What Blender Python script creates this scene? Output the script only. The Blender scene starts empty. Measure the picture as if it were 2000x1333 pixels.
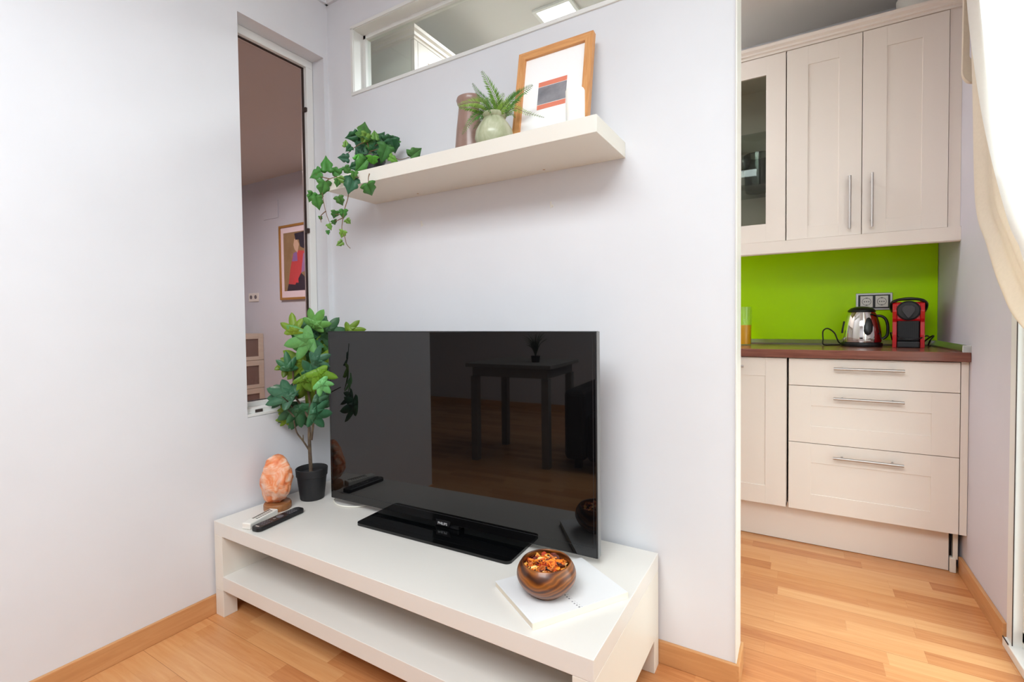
import bpy, bmesh, math, random
from mathutils import Vector, Matrix, Euler
random.seed(11)
S = bpy.context.scene
COL = S.collection
PI = math.pi

# ---------------------------------------------------------------- camera
cam_d = bpy.data.cameras.new('camera')
cam = bpy.data.objects.new('camera', cam_d); COL.objects.link(cam); S.camera = cam
F_PX = 945.15
YAW, PIT, ROLL = -0.536487, -0.0268713, -0.0114497
cam_d.sensor_width = 36.0; cam_d.sensor_fit = 'HORIZONTAL'
cam_d.lens = F_PX / 2000 * 36.0
cam_d.shift_y = -13.895 / 2000
cam_d.clip_start = 0.02; cam_d.clip_end = 60
fw = Vector((math.sin(YAW) * math.cos(PIT), math.cos(YAW) * math.cos(PIT), math.sin(PIT)))
rt = Vector((math.cos(YAW), -math.sin(YAW), 0)); up = rt.cross(fw)
rt2 = rt * math.cos(ROLL) + up * math.sin(ROLL)
up2 = -rt * math.sin(ROLL) + up * math.cos(ROLL)
M = Matrix((rt2, up2, -fw)).transposed().to_4x4(); M.translation = Vector((1.86178, -1.50900, 1.06961))
cam.matrix_world = M

# ---------------------------------------------------------------- world, daylight, exposure
W = bpy.data.worlds.new('world'); S.world = W; W.use_nodes = True
bg = W.node_tree.nodes['Background']
bg.inputs[0].default_value = (0.88, 0.95, 1.0, 1); bg.inputs[1].default_value = 5.0
def area(name, loc, rot, sx, sy, power, color=(1, 1, 1), portal=False):
    l = bpy.data.lights.new(name, 'AREA'); l.shape = 'RECTANGLE'; l.size = sx; l.size_y = sy
    l.energy = power; l.color = color
    o = bpy.data.objects.new(name, l); COL.objects.link(o); o.location = loc; o.rotation_euler = rot
    if portal: l.cycles.is_portal = True
    return o
# daylight arriving through the tall glass door in the right wall
area('door_daylight', (2.60, -0.06, 1.16), (0, PI / 2, 0), 2.3, 1.36, 60.0, portal=True)
# stand-in for flash bounced behind the viewer, kitchen panel, added fill for next room
area('bounced_flash_light', (1.58, -2.30, 2.585), (0, 0, 0), 1.5, 1.5, 79.0, (0.90, 0.965, 1.0))
area('kitchen_panel_light', (0.81, 0.87, 2.6), (0, 0, 0), 0.16, 0.30, 16.0, (0.93, 0.95, 1.0))
area('next_room_fill_light', (-1.9, 0.2, 2.40), (0, 0, 0), 0.5, 0.5, 43.0, (0.95, 0.97, 1.0))
VS = S.view_settings
VS.view_transform = 'Standard'; VS.look = 'None'; VS.gamma = 1.0; VS.use_curve_mapping = False
VS.exposure = 0.32
S.cycles.max_bounces = 10; S.cycles.diffuse_bounces = 6; S.cycles.use_denoising = True
S.cycles.caustics_reflective = False; S.cycles.caustics_refractive = False
S.cycles.sample_clamp_indirect = 8.0

# ---------------------------------------------------------------- materials
def lin(c):
    return tuple(((v / 255) / 12.92 if v / 255 <= 0.04045 else ((v / 255 + 0.055) / 1.055) ** 2.4) for v in c) + (1.0,)
def pmat(name, col, rough=0.5, metal=0.0, trans=0.0, ior=1.45, coat=0.0, sss=0.0, emit=0.0):
    m = bpy.data.materials.new(name); m.use_nodes = True
    b = m.node_tree.nodes['Principled BSDF']
    b.inputs['Base Color'].default_value = lin(col); b.inputs['Roughness'].default_value = rough
    b.inputs['Metallic'].default_value = metal; b.inputs['Transmission Weight'].default_value = trans
    b.inputs['IOR'].default_value = ior; b.inputs['Coat Weight'].default_value = coat
    if sss:
        b.inputs['Subsurface Weight'].default_value = sss
        b.inputs['Subsurface Scale'].default_value = 0.02
    if emit:
        b.inputs['Emission Color'].default_value = lin(col); b.inputs['Emission Strength'].default_value = emit
    m.diffuse_color = lin(col)
    return m
def N(m, t, **kw):
    n = m.node_tree.nodes.new(t)
    for k, v in kw.items(): setattr(n, k, v)
    return n
def L(m, a, b): m.node_tree.links.new(a, b)
def bsdf(m): return m.node_tree.nodes['Principled BSDF']
def coords(m, scale=(1, 1, 1), rot=(0, 0, 0)):
    tc = N(m, 'ShaderNodeTexCoord'); mp = N(m, 'ShaderNodeMapping')
    mp.inputs['Scale'].default_value = scale; mp.inputs['Rotation'].default_value = rot
    L(m, tc.outputs['Object'], mp.inputs['Vector']); return mp.outputs['Vector']
def ramp(m, fac, stops):
    r = N(m, 'ShaderNodeValToRGB'); e = r.color_ramp.elements
    while len(e) < len(stops): e.new(0.5)
    for i, (p, c) in enumerate(stops): e[i].position = p; e[i].color = lin(c)
    L(m, fac, r.inputs['Fac']); return r.outputs['Color']
def bump(m, fac, strength, dist=0.001):
    b = N(m, 'ShaderNodeBump'); b.inputs['Strength'].default_value = strength; b.inputs['Distance'].default_value = dist
    L(m, fac, b.inputs['Height']); L(m, b.outputs['Normal'], bsdf(m).inputs['Normal'])
def noise(m, vec, scale, detail=4, rough=0.55, dist=0.0):
    n = N(m, 'ShaderNodeTexNoise'); n.inputs['Scale'].default_value = scale; n.inputs['Detail'].default_value = detail
    n.inputs['Roughness'].default_value = rough; n.inputs['Distortion'].default_value = dist
    L(m, vec, n.inputs['Vector']); return n.outputs['Fac']
def noisy(name, c1, c2, rough, scale=(1, 1, 1), ns=8, bmp=0.0, **kw):
    m = pmat(name, c1, rough, **kw); v = coords(m, scale); f = noise(m, v, ns)
    L(m, ramp(m, f, [(0.35, c1), (0.65, c2)]), bsdf(m).inputs['Base Color'])
    if bmp: bump(m, f, bmp, 0.002)
    return m
def mth(m, op, a, b=None, c=None):
    n = N(m, 'ShaderNodeMath', operation=op)
    for i, x in enumerate((a, b, c)):
        if x is None: continue
        if hasattr(x, 'links'): L(m, x, n.inputs[i])
        else: n.inputs[i].default_value = x
    return n.outputs[0]

MT = {}
MT['wall'] = noisy('wall_paint', (222, 223, 226), (219, 220, 223), 0.55, ns=3, bmp=0.03)
MT['wall_side'] = noisy('side_wall_paint', (208, 205, 213), (204, 201, 209), 0.6, ns=3, bmp=0.03)
MT['ceiling'] = pmat('ceiling_paint', (222, 222, 222), 0.8)
MT['back_wall'] = pmat('back_wall_paint', (205, 203, 204), 0.8)
MT['kceiling'] = pmat('kitchen_ceiling_paint', (214, 212, 208), 0.7)
MT['room_wall'] = noisy('next_room_wall_paint', (203, 207, 216), (199, 203, 212), 0.7, ns=2)
MT['room_ceiling'] = pmat('next_room_ceiling_paint', (200, 196, 190), 0.7)
MT['white'] = pmat('white_lacquer', (226, 221, 210), 0.35)
MT['white_top'] = pmat('white_laminate', (222, 218, 211), 0.30)
MT['white_frame'] = pmat('white_aluminium', (228, 228, 224), 0.35)
MT['plastic_white'] = pmat('white_plastic', (228, 226, 218), 0.35)
MT['cab'] = noisy('cream_cabinet_foil', (228, 218, 208), (227, 217, 207), 0.36, scale=(1, 1, 1), ns=2)
MT['cab_groove'] = pmat('cabinet_gap', (120, 96, 82), 0.7)
MT['black'] = pmat('black_plastic', (22, 22, 24), 0.35)
MT['black_matt'] = pmat('black_matt_plastic', (34, 34, 36), 0.55)
MT['screen'] = pmat('dark_screen_glass', (9, 9, 10), 0.02, ior=1.6)
MT['gloss_black'] = pmat('gloss_black_glass', (7, 8, 9), 0.04, ior=1.5)
MT['grey_edge'] = pmat('grey_plastic_edge', (120, 120, 120), 0.4)
MT['steel'] = pmat('brushed_steel', (186, 180, 176), 0.42, metal=1.0)
MT['chrome'] = pmat('chrome', (225, 222, 220), 0.06, metal=1.0)
MT['alu'] = pmat('aluminium_strip', (200, 205, 202), 0.28, metal=1.0)
MT['red'] = pmat('red_plastic', (196, 12, 22), 0.2, coat=0.5)
MT['green'] = pmat('green_splashback_glass', (182, 238, 0), 0.25)
bsdf(MT['green']).inputs['Specular IOR Level'].default_value = 0.2
MT['soil'] = pmat('dark_soil_plastic', (40, 40, 42), 0.8)
MT['trunk'] = noisy('plant_stem_brown', (78, 62, 52), (104, 88, 66), 0.7, ns=60)
MT['vine'] = pmat('ivy_vine_stem', (120, 92, 66), 0.6)
MT['frond_stem'] = pmat('fern_stem', (96, 98, 60), 0.6)
MT['paper'] = pmat('mat_board', (250, 249, 247), 0.8)
MT['book_cover'] = pmat('white_book_cover', (228, 228, 228), 0.5)
MT['book_pages'] = pmat('cream_book_pages', (216, 204, 186), 0.75)
MT['book_spine'] = pmat('cream_book_spine', (236, 228, 212), 0.6)
MT['ink'] = pmat('grey_ink', (150, 150, 152), 0.7)
MT['gold'] = pmat('gilded_picture_frame', (176, 128, 58), 0.35, metal=0.3)
MT['candle'] = pmat('white_wax', (250, 248, 240), 0.5, sss=0.3)
MT['juice'] = pmat('orange_juice', (255, 182, 12), 0.4)
MT['cable'] = pmat('white_cable', (235, 232, 220), 0.45)
MT['rubber'] = pmat('dark_rubber', (60, 48, 44), 0.7)
MT['sofa'] = noisy('dark_sofa_fabric', (28, 26, 28), (36, 34, 36), 0.9, ns=40)
MT['cushion'] = noisy('red_cushion_fabric', (150, 30, 26), (130, 24, 22), 0.9, ns=40)
MT['led'] = pmat('lit_panel_diffuser', (250, 250, 255), 0.5, emit=9.0)

def glass(name, col=(255, 255, 255), rough=0.0, reflect=1.0):
    # thin pane: transparent with fresnel reflection (single sheet, no refraction)
    m = bpy.data.materials.new(name); m.use_nodes = True; nt = m.node_tree; nt.nodes.clear()
    o = nt.nodes.new('ShaderNodeOutputMaterial'); t = nt.nodes.new('ShaderNodeBsdfTransparent'); g = nt.nodes.new('ShaderNodeBsdfGlossy')
    lw = nt.nodes.new('ShaderNodeLayerWeight'); mx = nt.nodes.new('ShaderNodeMixShader')
    pw = nt.nodes.new('ShaderNodeMath'); pw.operation = 'POWER'; pw.inputs[1].default_value = 4.0
    f = nt.nodes.new('ShaderNodeMath'); f.operation = 'MULTIPLY_ADD'; f.inputs[1].default_value = 0.8 * min(1, reflect); f.inputs[2].default_value = 0.04 * reflect
    nt.links.new(lw.outputs['Facing'], pw.inputs[0]); nt.links.new(pw.outputs[0], f.inputs[0])
    t.inputs[0].default_value = lin(col); g.inputs['Roughness'].default_value = rough
    nt.links.new(f.outputs[0], mx.inputs[0]); nt.links.new(t.outputs[0], mx.inputs[1]); nt.links.new(g.outputs[0], mx.inputs[2])
    nt.links.new(mx.outputs[0], o.inputs[0]); m.diffuse_color = (0.7, 0.85, 0.9, 0.3)
    return m
MT['glass'] = glass('clear_glass', (246, 250, 248))
MT['bronze'] = glass('bronze_tinted_glass', (230, 222, 220), reflect=0.4)
MT['cab_glass'] = glass('grey_cabinet_glass', (240, 243, 238), reflect=0.6)
MT['tumbler'] = glass('drinking_glass', (251, 253, 251), reflect=0.9)

def plank_mat():
    m = pmat('beech_strip_floor', (214, 150, 96), 0.27)
    tc = N(m, 'ShaderNodeTexCoord'); sp = N(m, 'ShaderNodeSeparateXYZ'); L(m, tc.outputs['Object'], sp.inputs[0])
    x, y = sp.outputs[0], sp.outputs[1]
    WD = 0.066
    row = mth(m, 'FLOOR', mth(m, 'DIVIDE', y, WD))
    wn = N(m, 'ShaderNodeTexWhiteNoise', noise_dimensions='1D'); L(m, row, wn.inputs['W'])
    xs = mth(m, 'ADD', mth(m, 'DIVIDE', x, 0.42), mth(m, 'MULTIPLY', wn.outputs['Value'], 7.3))
    col = mth(m, 'FLOOR', xs)
    cb = N(m, 'ShaderNodeCombineXYZ'); L(m, row, cb.inputs[0]); L(m, col, cb.inputs[1])
    w2 = N(m, 'ShaderNodeTexWhiteNoise', noise_dimensions='2D'); L(m, cb.outputs[0], w2.inputs['Vector'])
    # grain, shifted per strip
    gv = N(m, 'ShaderNodeCombineXYZ')
    L(m, mth(m, 'MULTIPLY', x, 1.6), gv.inputs[0]); L(m, mth(m, 'MULTIPLY', y, 26.0), gv.inputs[1])
    L(m, mth(m, 'MULTIPLY', w2.outputs['Value'], 40.0), gv.inputs[2])
    g = noise(m, gv.outputs[0], 2.6, 7, 0.62, 0.7)
    k = mth(m, 'ADD', mth(m, 'MULTIPLY', w2.outputs['Value'], 0.60), mth(m, 'MULTIPLY', mth(m, 'ADD', mth(m, 'MULTIPLY', mth(m, 'SUBTRACT', g, 0.5), 1.9), 0.5), 0.44))
    c = ramp(m, k, [(0.12, (176, 112, 68)), (0.4, (196, 134, 84)), (0.62, (206, 148, 96)), (0.95, (216, 164, 112))])
    # hairline joints every third strip and at strip ends
    fy = mth(m, 'FRACT', mth(m, 'DIVIDE', y, WD * 3)); ln = mth(m, 'LESS_THAN', fy, 0.007)
    fy1 = mth(m, 'FRACT', mth(m, 'DIVIDE', y, WD)); l1 = mth(m, 'MULTIPLY', mth(m, 'LESS_THAN', fy1, 0.012), 0.3)
    fx = mth(m, 'FRACT', xs); lx = mth(m, 'MULTIPLY', mth(m, 'LESS_THAN', fx, 0.003), 0.3)
    t = mth(m, 'MAXIMUM', mth(m, 'MAXIMUM', ln, l1), lx)
    mix = N(m, 'ShaderNodeMix', data_type='RGBA'); L(m, mth(m, 'MULTIPLY', t, 0.6), mix.inputs['Factor'])
    L(m, c, mix.inputs['A']); mix.inputs['B'].default_value = lin((120, 70, 40))
    L(m, mix.outputs['Result'], bsdf(m).inputs['Base Color'])
    return m
MT['floor'] = plank_mat()
def wood(name, stops, axis, rough=0.4, s=1.0, dist=0.8):
    m = pmat(name, stops[0][1], rough)
    sc = [22 * s, 22 * s, 22 * s]; sc['xyz'.index(axis)] = 1.6 * s
    v = coords(m, tuple(sc)); f = noise(m, v, 2.0, 6, 0.6, dist)
    L(m, ramp(m, f, stops), bsdf(m).inputs['Base Color']); return m
OAK = [(0.25, (186, 132, 84)), (0.5, (198, 144, 94)), (0.75, (208, 156, 106))]
MT['base_y'] = wood('oak_skirting_along_y', OAK, 'y'); MT['base_x'] = wood('oak_skirting_along_x', OAK, 'x')
FR = [(0.3, (196, 134, 78)), (0.5, (212, 150, 92)), (0.7, (222, 166, 108))]
MT['frame_x'] = wood('oak_frame_along_x', FR, 'x', 0.5, 2.5); MT['frame_z'] = wood('oak_frame_along_z', FR, 'z', 0.5, 2.5)
WAL = [(0.25, (92, 52, 42)), (0.5, (122, 74, 60)), (0.75, (140, 90, 74))]
MT['walnut'] = wood('walnut_worktop', WAL, 'x', 0.22)
MT['lampbase'] = wood('turned_lamp_base_wood', [(0.3, (120, 78, 48)), (0.7, (168, 112, 66))], 'x', 0.35)

def bowl_mat():
    m = pmat('polished_dark_wood', (130, 78, 42), 0.3, coat=0.15)
    v = coords(m, (1, 1, 1.3)); n = noise(m, v, 5.0, 2, 0.5, 0.4)
    w = N(m, 'ShaderNodeTexWave', wave_type='RINGS'); w.inputs['Scale'].default_value = 14; w.inputs['Distortion'].default_value = 4
    w.inputs['Detail'].default_value = 2; L(m, v, w.inputs['Vector'])
    f = mth(m, 'ADD', mth(m, 'MULTIPLY', w.outputs['Fac'], 0.5), mth(m, 'MULTIPLY', n, 0.5))
    L(m, ramp(m, f, [(0.2, (58, 28, 12)), (0.42, (116, 62, 22)), (0.62, (150, 88, 34)), (0.82, (92, 54, 26))]), bsdf(m).inputs['Base Color'])
    return m
MT['bowl'] = bowl_mat()
def salt_mat():
    m = pmat('pink_salt_crystal', (240, 150, 105), 0.5, sss=0.25)
    v = coords(m, (1, 1, 1.6), (0.5, 0.6, 0.2)); f = noise(m, v, 16, 6, 0.6, 1.5)
    L(m, ramp(m, f, [(0.3, (214, 104, 52)), (0.44, (226, 138, 88)), (0.56, (230, 174, 142)), (0.7, (232, 206, 190))]), bsdf(m).inputs['Base Color'])
    bump(m, f, 0.5, 0.004); return m
MT['salt'] = salt_mat()
def vase_mat(name, a, b, c, sc):
    m = pmat(name, a, 0.32, coat=0.2); v = coords(m, sc); f = noise(m, v, 7, 4, 0.6, 0.8)
    L(m, ramp(m, f, [(0.3, a), (0.5, b), (0.7, c)]), bsdf(m).inputs['Base Color']); return m
MT['vase_green'] = vase_mat('sage_glazed_ceramic', (146, 150, 116), (170, 174, 142), (196, 198, 172), (3, 3, 1))
MT['vase_brown'] = vase_mat('mauve_brown_glazed_ceramic', (132, 104, 92), (152, 122, 110), (160, 134, 122), (1, 1, 1))
def leaf_mat(name):
    m = pmat(name, (60, 110, 50), 0.42)
    a = N(m, 'ShaderNodeVertexColor', layer_name='leafcol'); v = coords(m); f = noise(m, v, 60, 3)
    h = N(m, 'ShaderNodeHueSaturation'); L(m, a.outputs['Color'], h.inputs['Color'])
    L(m, mth(m, 'ADD', mth(m, 'MULTIPLY', f, 0.5), 0.75), h.inputs['Value'])
    L(m, h.outputs['Color'], bsdf(m).inputs['Base Color']); 
    b = bsdf(m)
    tr = N(m, 'ShaderNodeBsdfTranslucent'); mx = N(m, 'ShaderNodeMixShader'); mx.inputs[0].default_value = 0.18
    L(m, h.outputs['Color'], tr.inputs['Color'])
    out = [n for n in m.node_tree.nodes if n.type == 'OUTPUT_MATERIAL'][0]
    L(m, b.outputs[0], mx.inputs[1]); L(m, tr.outputs[0], mx.inputs[2]); L(m, mx.outputs[0], out.inputs[0])
    return m
MT['leaf'] = leaf_mat('artificial_leaf')
def fabric(name, col, tr):
    m = noisy(name, col, tuple(max(0, c - 5) for c in col), 0.9, scale=(1, 1, 1), ns=90)
    b = bsdf(m); t = N(m, 'ShaderNodeBsdfTranslucent'); t.inputs['Color'].default_value = lin(col)
    mx = N(m, 'ShaderNodeMixShader'); mx.inputs[0].default_value = tr
    out = [n for n in m.node_tree.nodes if n.type == 'OUTPUT_MATERIAL'][0]
    L(m, b.outputs[0], mx.inputs[1]); L(m, t.outputs[0], mx.inputs[2]); L(m, mx.outputs[0], out.inputs[0]); return m
MT['sheer'] = fabric('white_sheer_fabric', (250, 249, 247), 0.62)
MT['linen'] = fabric('cream_linen_fabric', (236, 224, 206), 0.25)
def potpourri_mat():
    m = pmat('dried_petals', (220, 130, 50), 0.6)
    a = N(m, 'ShaderNodeVertexColor', layer_name='leafcol'); L(m, a.outputs['Color'], bsdf(m).inputs['Base Color']); return m
MT['petal'] = potpourri_mat()
def ribbed_mat():
    m = glass('reeded_glass', (215, 225, 220), 0.1, 1.4); return m
MT['reeded'] = ribbed_mat()

# ---------------------------------------------------------------- mesh helpers
class MB:
    def __init__(s): s.bm = bmesh.new(); s.col = None; s.mats = []
    def _m(s, faces, mat):
        if mat is None: return
        if mat not in s.mats: s.mats.append(mat)
        i = s.mats.index(mat)
        for f in faces: f.material_index = i
    def box(s, x0, x1, y0, y1, z0, z1, bev=0.0, mat=None, mtx=None, seg=2):
        r = bmesh.ops.create_cube(s.bm, size=1.0); vs = r['verts']
        for v in vs:
            v.co = Vector(((x0 + x1) / 2 + v.co.x * (x1 - x0), (y0 + y1) / 2 + v.co.y * (y1 - y0), (z0 + z1) / 2 + v.co.z * (z1 - z0)))
        faces = {f for v in vs for f in v.link_faces}
        if bev:
            eds = list({e for v in vs for e in v.link_edges})
            q = bmesh.ops.bevel(s.bm, geom=eds, offset=bev, segments=seg, affect='EDGES', profile=0.5)
            faces = {f for f in faces if f.is_valid} | {f for f in q['faces'] if f.is_valid}
            vs = list({v for f in faces for v in f.verts})
        if mtx is not None: bmesh.ops.transform(s.bm, matrix=mtx, verts=vs)
        s._m(faces, mat); return s
    def lathe(s, prof, c=(0, 0, 0), n=40, mat=None, mtx=None, sy=1.0, fn=None):
        rings = []; vs = []
        for (r, z) in prof:
            if r <= 1e-6:
                v = s.bm.verts.new((c[0], c[1], c[2] + z)); rings.append([v]); vs.append(v)
            else:
                R = []
                for k in range(n):
                    a = 2 * PI * k / n; rr = r * (fn(a, z) if fn else 1.0)
                    R.append(s.bm.verts.new((c[0] + rr * math.cos(a), c[1] + rr * math.sin(a) * sy, c[2] + z)))
                rings.append(R); vs += R
        fs = []
        for A, B in zip(rings, rings[1:]):
            for k in range(n):
                a0, a1 = A[k % len(A)], A[(k + 1) % len(A)]; b0, b1 = B[k % len(B)], B[(k + 1) % len(B)]
                q = []
                for v in (a0, a1, b1, b0):
                    if v not in q: q.append(v)
                if len(q) >= 3: fs.append(s.bm.faces.new(q))
        if mtx is not None: bmesh.ops.transform(s.bm, matrix=mtx, verts=vs)
        for f in fs: f.smooth = True
        s._m(fs, mat); return s
    def tube(s, pts, r, n=8, mat=None, r1=None, smooth=True, sub=0):
        P = [Vector(p) for p in pts]
        if sub: P = catmull(P, sub)
        rings = []; prev = None
        for i, p in enumerate(P):
            t = (P[min(i + 1, len(P) - 1)] - P[max(i - 1, 0)])
            if t.length < 1e-9: t = Vector((0, 0, 1))
            t.normalize()
            if prev is None:
                a = Vector((0, 0, 1)) if abs(t.z) < 0.9 else Vector((1, 0, 0)); u = t.cross(a).normalized()
            else: u = (prev - t * prev.dot(t)).normalized()
            prev = u; w = t.cross(u)
            k = i / max(1, len(P) - 1); rr = r if r1 is None else r + (r1 - r) * k
            rings.append([s.bm.verts.new(p + (u * math.cos(2 * PI * j / n) + w * math.sin(2 * PI * j / n)) * rr) for j in range(n)])
        fs = []
        for A, B in zip(rings, rings[1:]):
            for j in range(n): fs.append(s.bm.faces.new((A[j], A[(j + 1) % n], B[(j + 1) % n], B[j])))
        for f in fs: f.smooth = smooth
        fs.append(s.bm.faces.new(rings[0][::-1])); fs.append(s.bm.faces.new(rings[-1])); s._m(fs, mat); return s
    def prism(s, poly, h, axis='z', mat=None, mtx=None):
        # poly in the plane perpendicular to axis, extruded between h[0] and h[1]
        def P(a, b, c): return {'z': (a, b, c), 'x': (c, a, b), 'y': (a, c, b)}[axis]
        A = [s.bm.verts.new(P(a, b, h[0])) for a, b in poly]; B = [s.bm.verts.new(P(a, b, h[1])) for a, b in poly]
        n = len(poly); fs = [s.bm.faces.new(A[::-1]), s.bm.faces.new(B)]
        for k in range(n): fs.append(s.bm.faces.new((A[k], A[(k + 1) % n], B[(k + 1) % n], B[k])))
        if mtx is not None: bmesh.ops.transform(s.bm, matrix=mtx, verts=A + B)
        s._m(fs, mat); return s
    def leafcol(s, faces, c):
        if s.col is None: s.col = s.bm.loops.layers.float_color.new('leafcol')
        for f in faces:
            for l in f.loops: l[s.col] = c
    def build(s, name, mat, parent=None, world=True, kind=None):
        bmesh.ops.recalc_face_normals(s.bm, faces=s.bm.faces)
        for e in s.bm.edges:
            if len(e.link_faces) == 2 and e.calc_face_angle(0) > 0.72: e.smooth = False
        if parent is not None and world:
            o0 = Vector(parent.location); q = parent.parent
            while q is not None: o0 += Vector(q.location); q = q.parent
            bmesh.ops.translate(s.bm, verts=s.bm.verts, vec=-o0)
        me = bpy.data.meshes.new(name); s.bm.to_mesh(me); s.bm.free()
        for m in (s.mats or [mat]): me.materials.append(MT[m] if isinstance(m, str) else m)
        o = bpy.data.objects.new(name, me); COL.objects.link(o)
        if parent is not None: o.parent = parent
        if kind: o['kind'] = kind
        return o
def catmull(P, sub):
    out = []
    for i in range(len(P) - 1):
        p0 = P[max(i - 1, 0)]; p1 = P[i]; p2 = P[i + 1]; p3 = P[min(i + 2, len(P) - 1)]
        for k in range(sub):
            t = k / sub
            out.append(0.5 * ((2 * p1) + (-p0 + p2) * t + (2 * p0 - 5 * p1 + 4 * p2 - p3) * t * t + (-p0 + 3 * p1 - 3 * p2 + p3) * t ** 3))
    out.append(P[-1]); return out
def tag(o, label, cat, group=None, kind=None):
    o['label'] = label; o['category'] = cat
    if group: o['group'] = group
    if kind: o['kind'] = kind
    return o
def thing(name, label, cat, loc, rz=0.0, group=None):
    o = bpy.data.objects.new(name, None); COL.objects.link(o); o.location = loc; o.rotation_euler = (0, 0, rz)
    o.empty_display_size = 0.05
    return tag(o, label, cat, group)
def struct(name, mb, mat): return mb.build(name, mat, kind='structure')
def copy_tree(o, parent=None):
    c = o.copy(); COL.objects.link(c); c.parent = parent
    for ch in list(o.children): copy_tree(ch, c)
    return c

# ---------------------------------------------------------------- measured plant geometry (metres)
IVY=[[0.389,-0.15,1.826,0.03,0.182,0.983,0.846,-0.509,-0.16,0.06,2],[0.348,-0.175,1.802,-0.639,-0.66,-0.395,0.761,-0.284,-0.584,0.045,3],[0.343,-0.202,1.766,0.102,-0.024,0.995,0.894,-0.446,-0.042,0.026,1],[0.361,-0.204,1.742,-0.75,-0.298,-0.591,0.632,-0.729,-0.264,0.027,3],[0.345,-0.143,1.751,-0.399,-0.366,0.841,0.356,-0.814,-0.46,0.038,3],[0.352,-0.222,1.703,-0.646,-0.763,-0.014,0.726,-0.683,-0.077,0.036,3],[0.296,-0.256,1.68,0.121,-0.236,0.964,0.612,-0.634,-0.472,0.049,2],[0.26,-0.279,1.64,-0.858,-0.391,-0.333,0.579,-0.812,0.068,0.046,2],[0.292,-0.272,1.586,-0.445,0.092,-0.891,0.866,-0.39,-0.314,0.054,2],[0.245,-0.29,1.555,-0.466,-0.107,-0.878,0.889,-0.431,-0.155,0.036,2],[0.267,-0.278,1.533,-0.025,0.3,-0.954,0.793,-0.558,-0.243,0.047,2],[0.317,-0.233,1.655,-0.727,-0.479,0.492,0.439,-0.817,-0.374,0.044,2],[0.397,-0.272,1.604,-0.69,-0.691,0.215,0.526,-0.674,-0.518,0.032,1],[0.374,-0.272,1.593,-0.38,0.123,-0.917,0.793,-0.518,-0.32,0.027,2],[0.447,-0.272,1.57,-0.098,-0.291,-0.952,0.676,-0.735,0.058,0.056,3],[0.542,-0.272,1.545,-0.332,0.754,-0.568,0.772,-0.368,-0.518,0.054,2],[0.389,-0.272,1.525,-0.055,0.569,-0.821,0.627,-0.549,-0.553,0.035,2],[0.356,-0.272,1.479,-0.672,0.249,-0.697,0.718,-0.408,-0.564,0.032,2],[0.402,-0.272,1.474,-0.254,0.195,-0.947,0.918,-0.283,-0.277,0.032,2],[0.429,-0.272,1.444,-0.078,0.86,-0.505,0.761,-0.449,-0.469,0.023,1],[0.352,-0.272,1.449,-0.422,0.675,-0.605,0.836,-0.32,-0.445,0.023,2],[0.328,-0.272,1.434,0.093,0.451,-0.888,0.545,-0.83,-0.119,0.022,1],[0.316,-0.272,1.414,-0.047,0.338,-0.94,0.884,-0.428,-0.188,0.016,2],[0.397,-0.272,1.401,-0.497,0.039,-0.867,0.538,-0.742,-0.401,0.028,1],[0.379,-0.272,1.367,-0.381,-0.71,-0.593,0.88,-0.282,-0.384,0.025,1],[0.59,-0.08,1.72,0.618,0.502,0.605,0.777,-0.548,-0.31,0.051,2],[0.403,-0.181,1.678,-0.56,-0.345,-0.753,0.826,-0.444,-0.348,0.059,2],[0.448,-0.165,1.694,-0.623,0.56,-0.546,0.461,-0.444,-0.768,0.044,0],[0.479,-0.135,1.721,-0.476,-0.001,-0.88,0.696,-0.709,-0.118,0.062,2],[0.488,-0.093,1.763,-0.282,0.634,-0.72,0.696,-0.442,-0.565,0.056,3],[0.459,-0.086,1.799,0.8,0.496,0.338,0.538,-0.556,-0.633,0.045,3],[0.425,-0.129,1.805,-0.06,-0.023,0.998,0.931,-0.366,-0.012,0.034,1],[0.371,-0.189,1.677,-0.625,-0.649,-0.434,0.782,-0.523,-0.339,0.037,3],[0.358,-0.208,1.658,0.096,0.705,-0.703,0.569,-0.757,-0.32,0.033,2],[0.381,-0.181,1.713,0.396,0.297,0.869,0.854,-0.453,-0.256,0.026,0],[0.51,-0.117,1.7,0.661,0.578,-0.479,0.404,-0.907,-0.12,0.031,1],[0.381,-0.122,1.763,-0.066,-0.13,0.989,0.787,-0.592,-0.173,0.047,3],[0.405,-0.095,1.774,0.494,0.5,0.711,0.779,-0.468,-0.416,0.048,3],[0.408,-0.08,1.815,0.41,0.299,0.862,0.601,-0.778,-0.18,0.046,3],[0.39,-0.15,1.793,-0.53,-0.063,-0.845,0.806,-0.48,-0.346,0.041,1],[0.278,-0.274,1.473,-0.369,0.461,-0.807,0.535,-0.708,-0.461,0.016,2],[0.351,-0.106,1.732,-0.715,-0.587,-0.381,0.818,-0.519,-0.247,0.054,3],[0.394,-0.092,1.715,0.094,0.576,-0.812,0.708,-0.686,-0.165,0.05,3],[0.321,-0.11,1.794,-0.553,-0.645,0.527,0.829,-0.551,-0.098,0.05,3],[0.415,-0.054,1.776,0.281,0.93,0.238,0.905,-0.318,-0.283,0.05,3],[0.388,-0.117,1.796,0.483,0.581,0.655,0.738,-0.673,-0.051,0.057,2],[0.466,-0.07,1.791,0.597,0.799,0.067,0.82,-0.542,-0.184,0.049,2],[0.464,-0.272,1.605,-0.175,0.084,-0.981,0.836,-0.53,-0.146,0.028,2],[0.431,-0.272,1.595,-0.63,-0.66,-0.409,0.866,-0.465,-0.183,0.028,3]]
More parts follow.
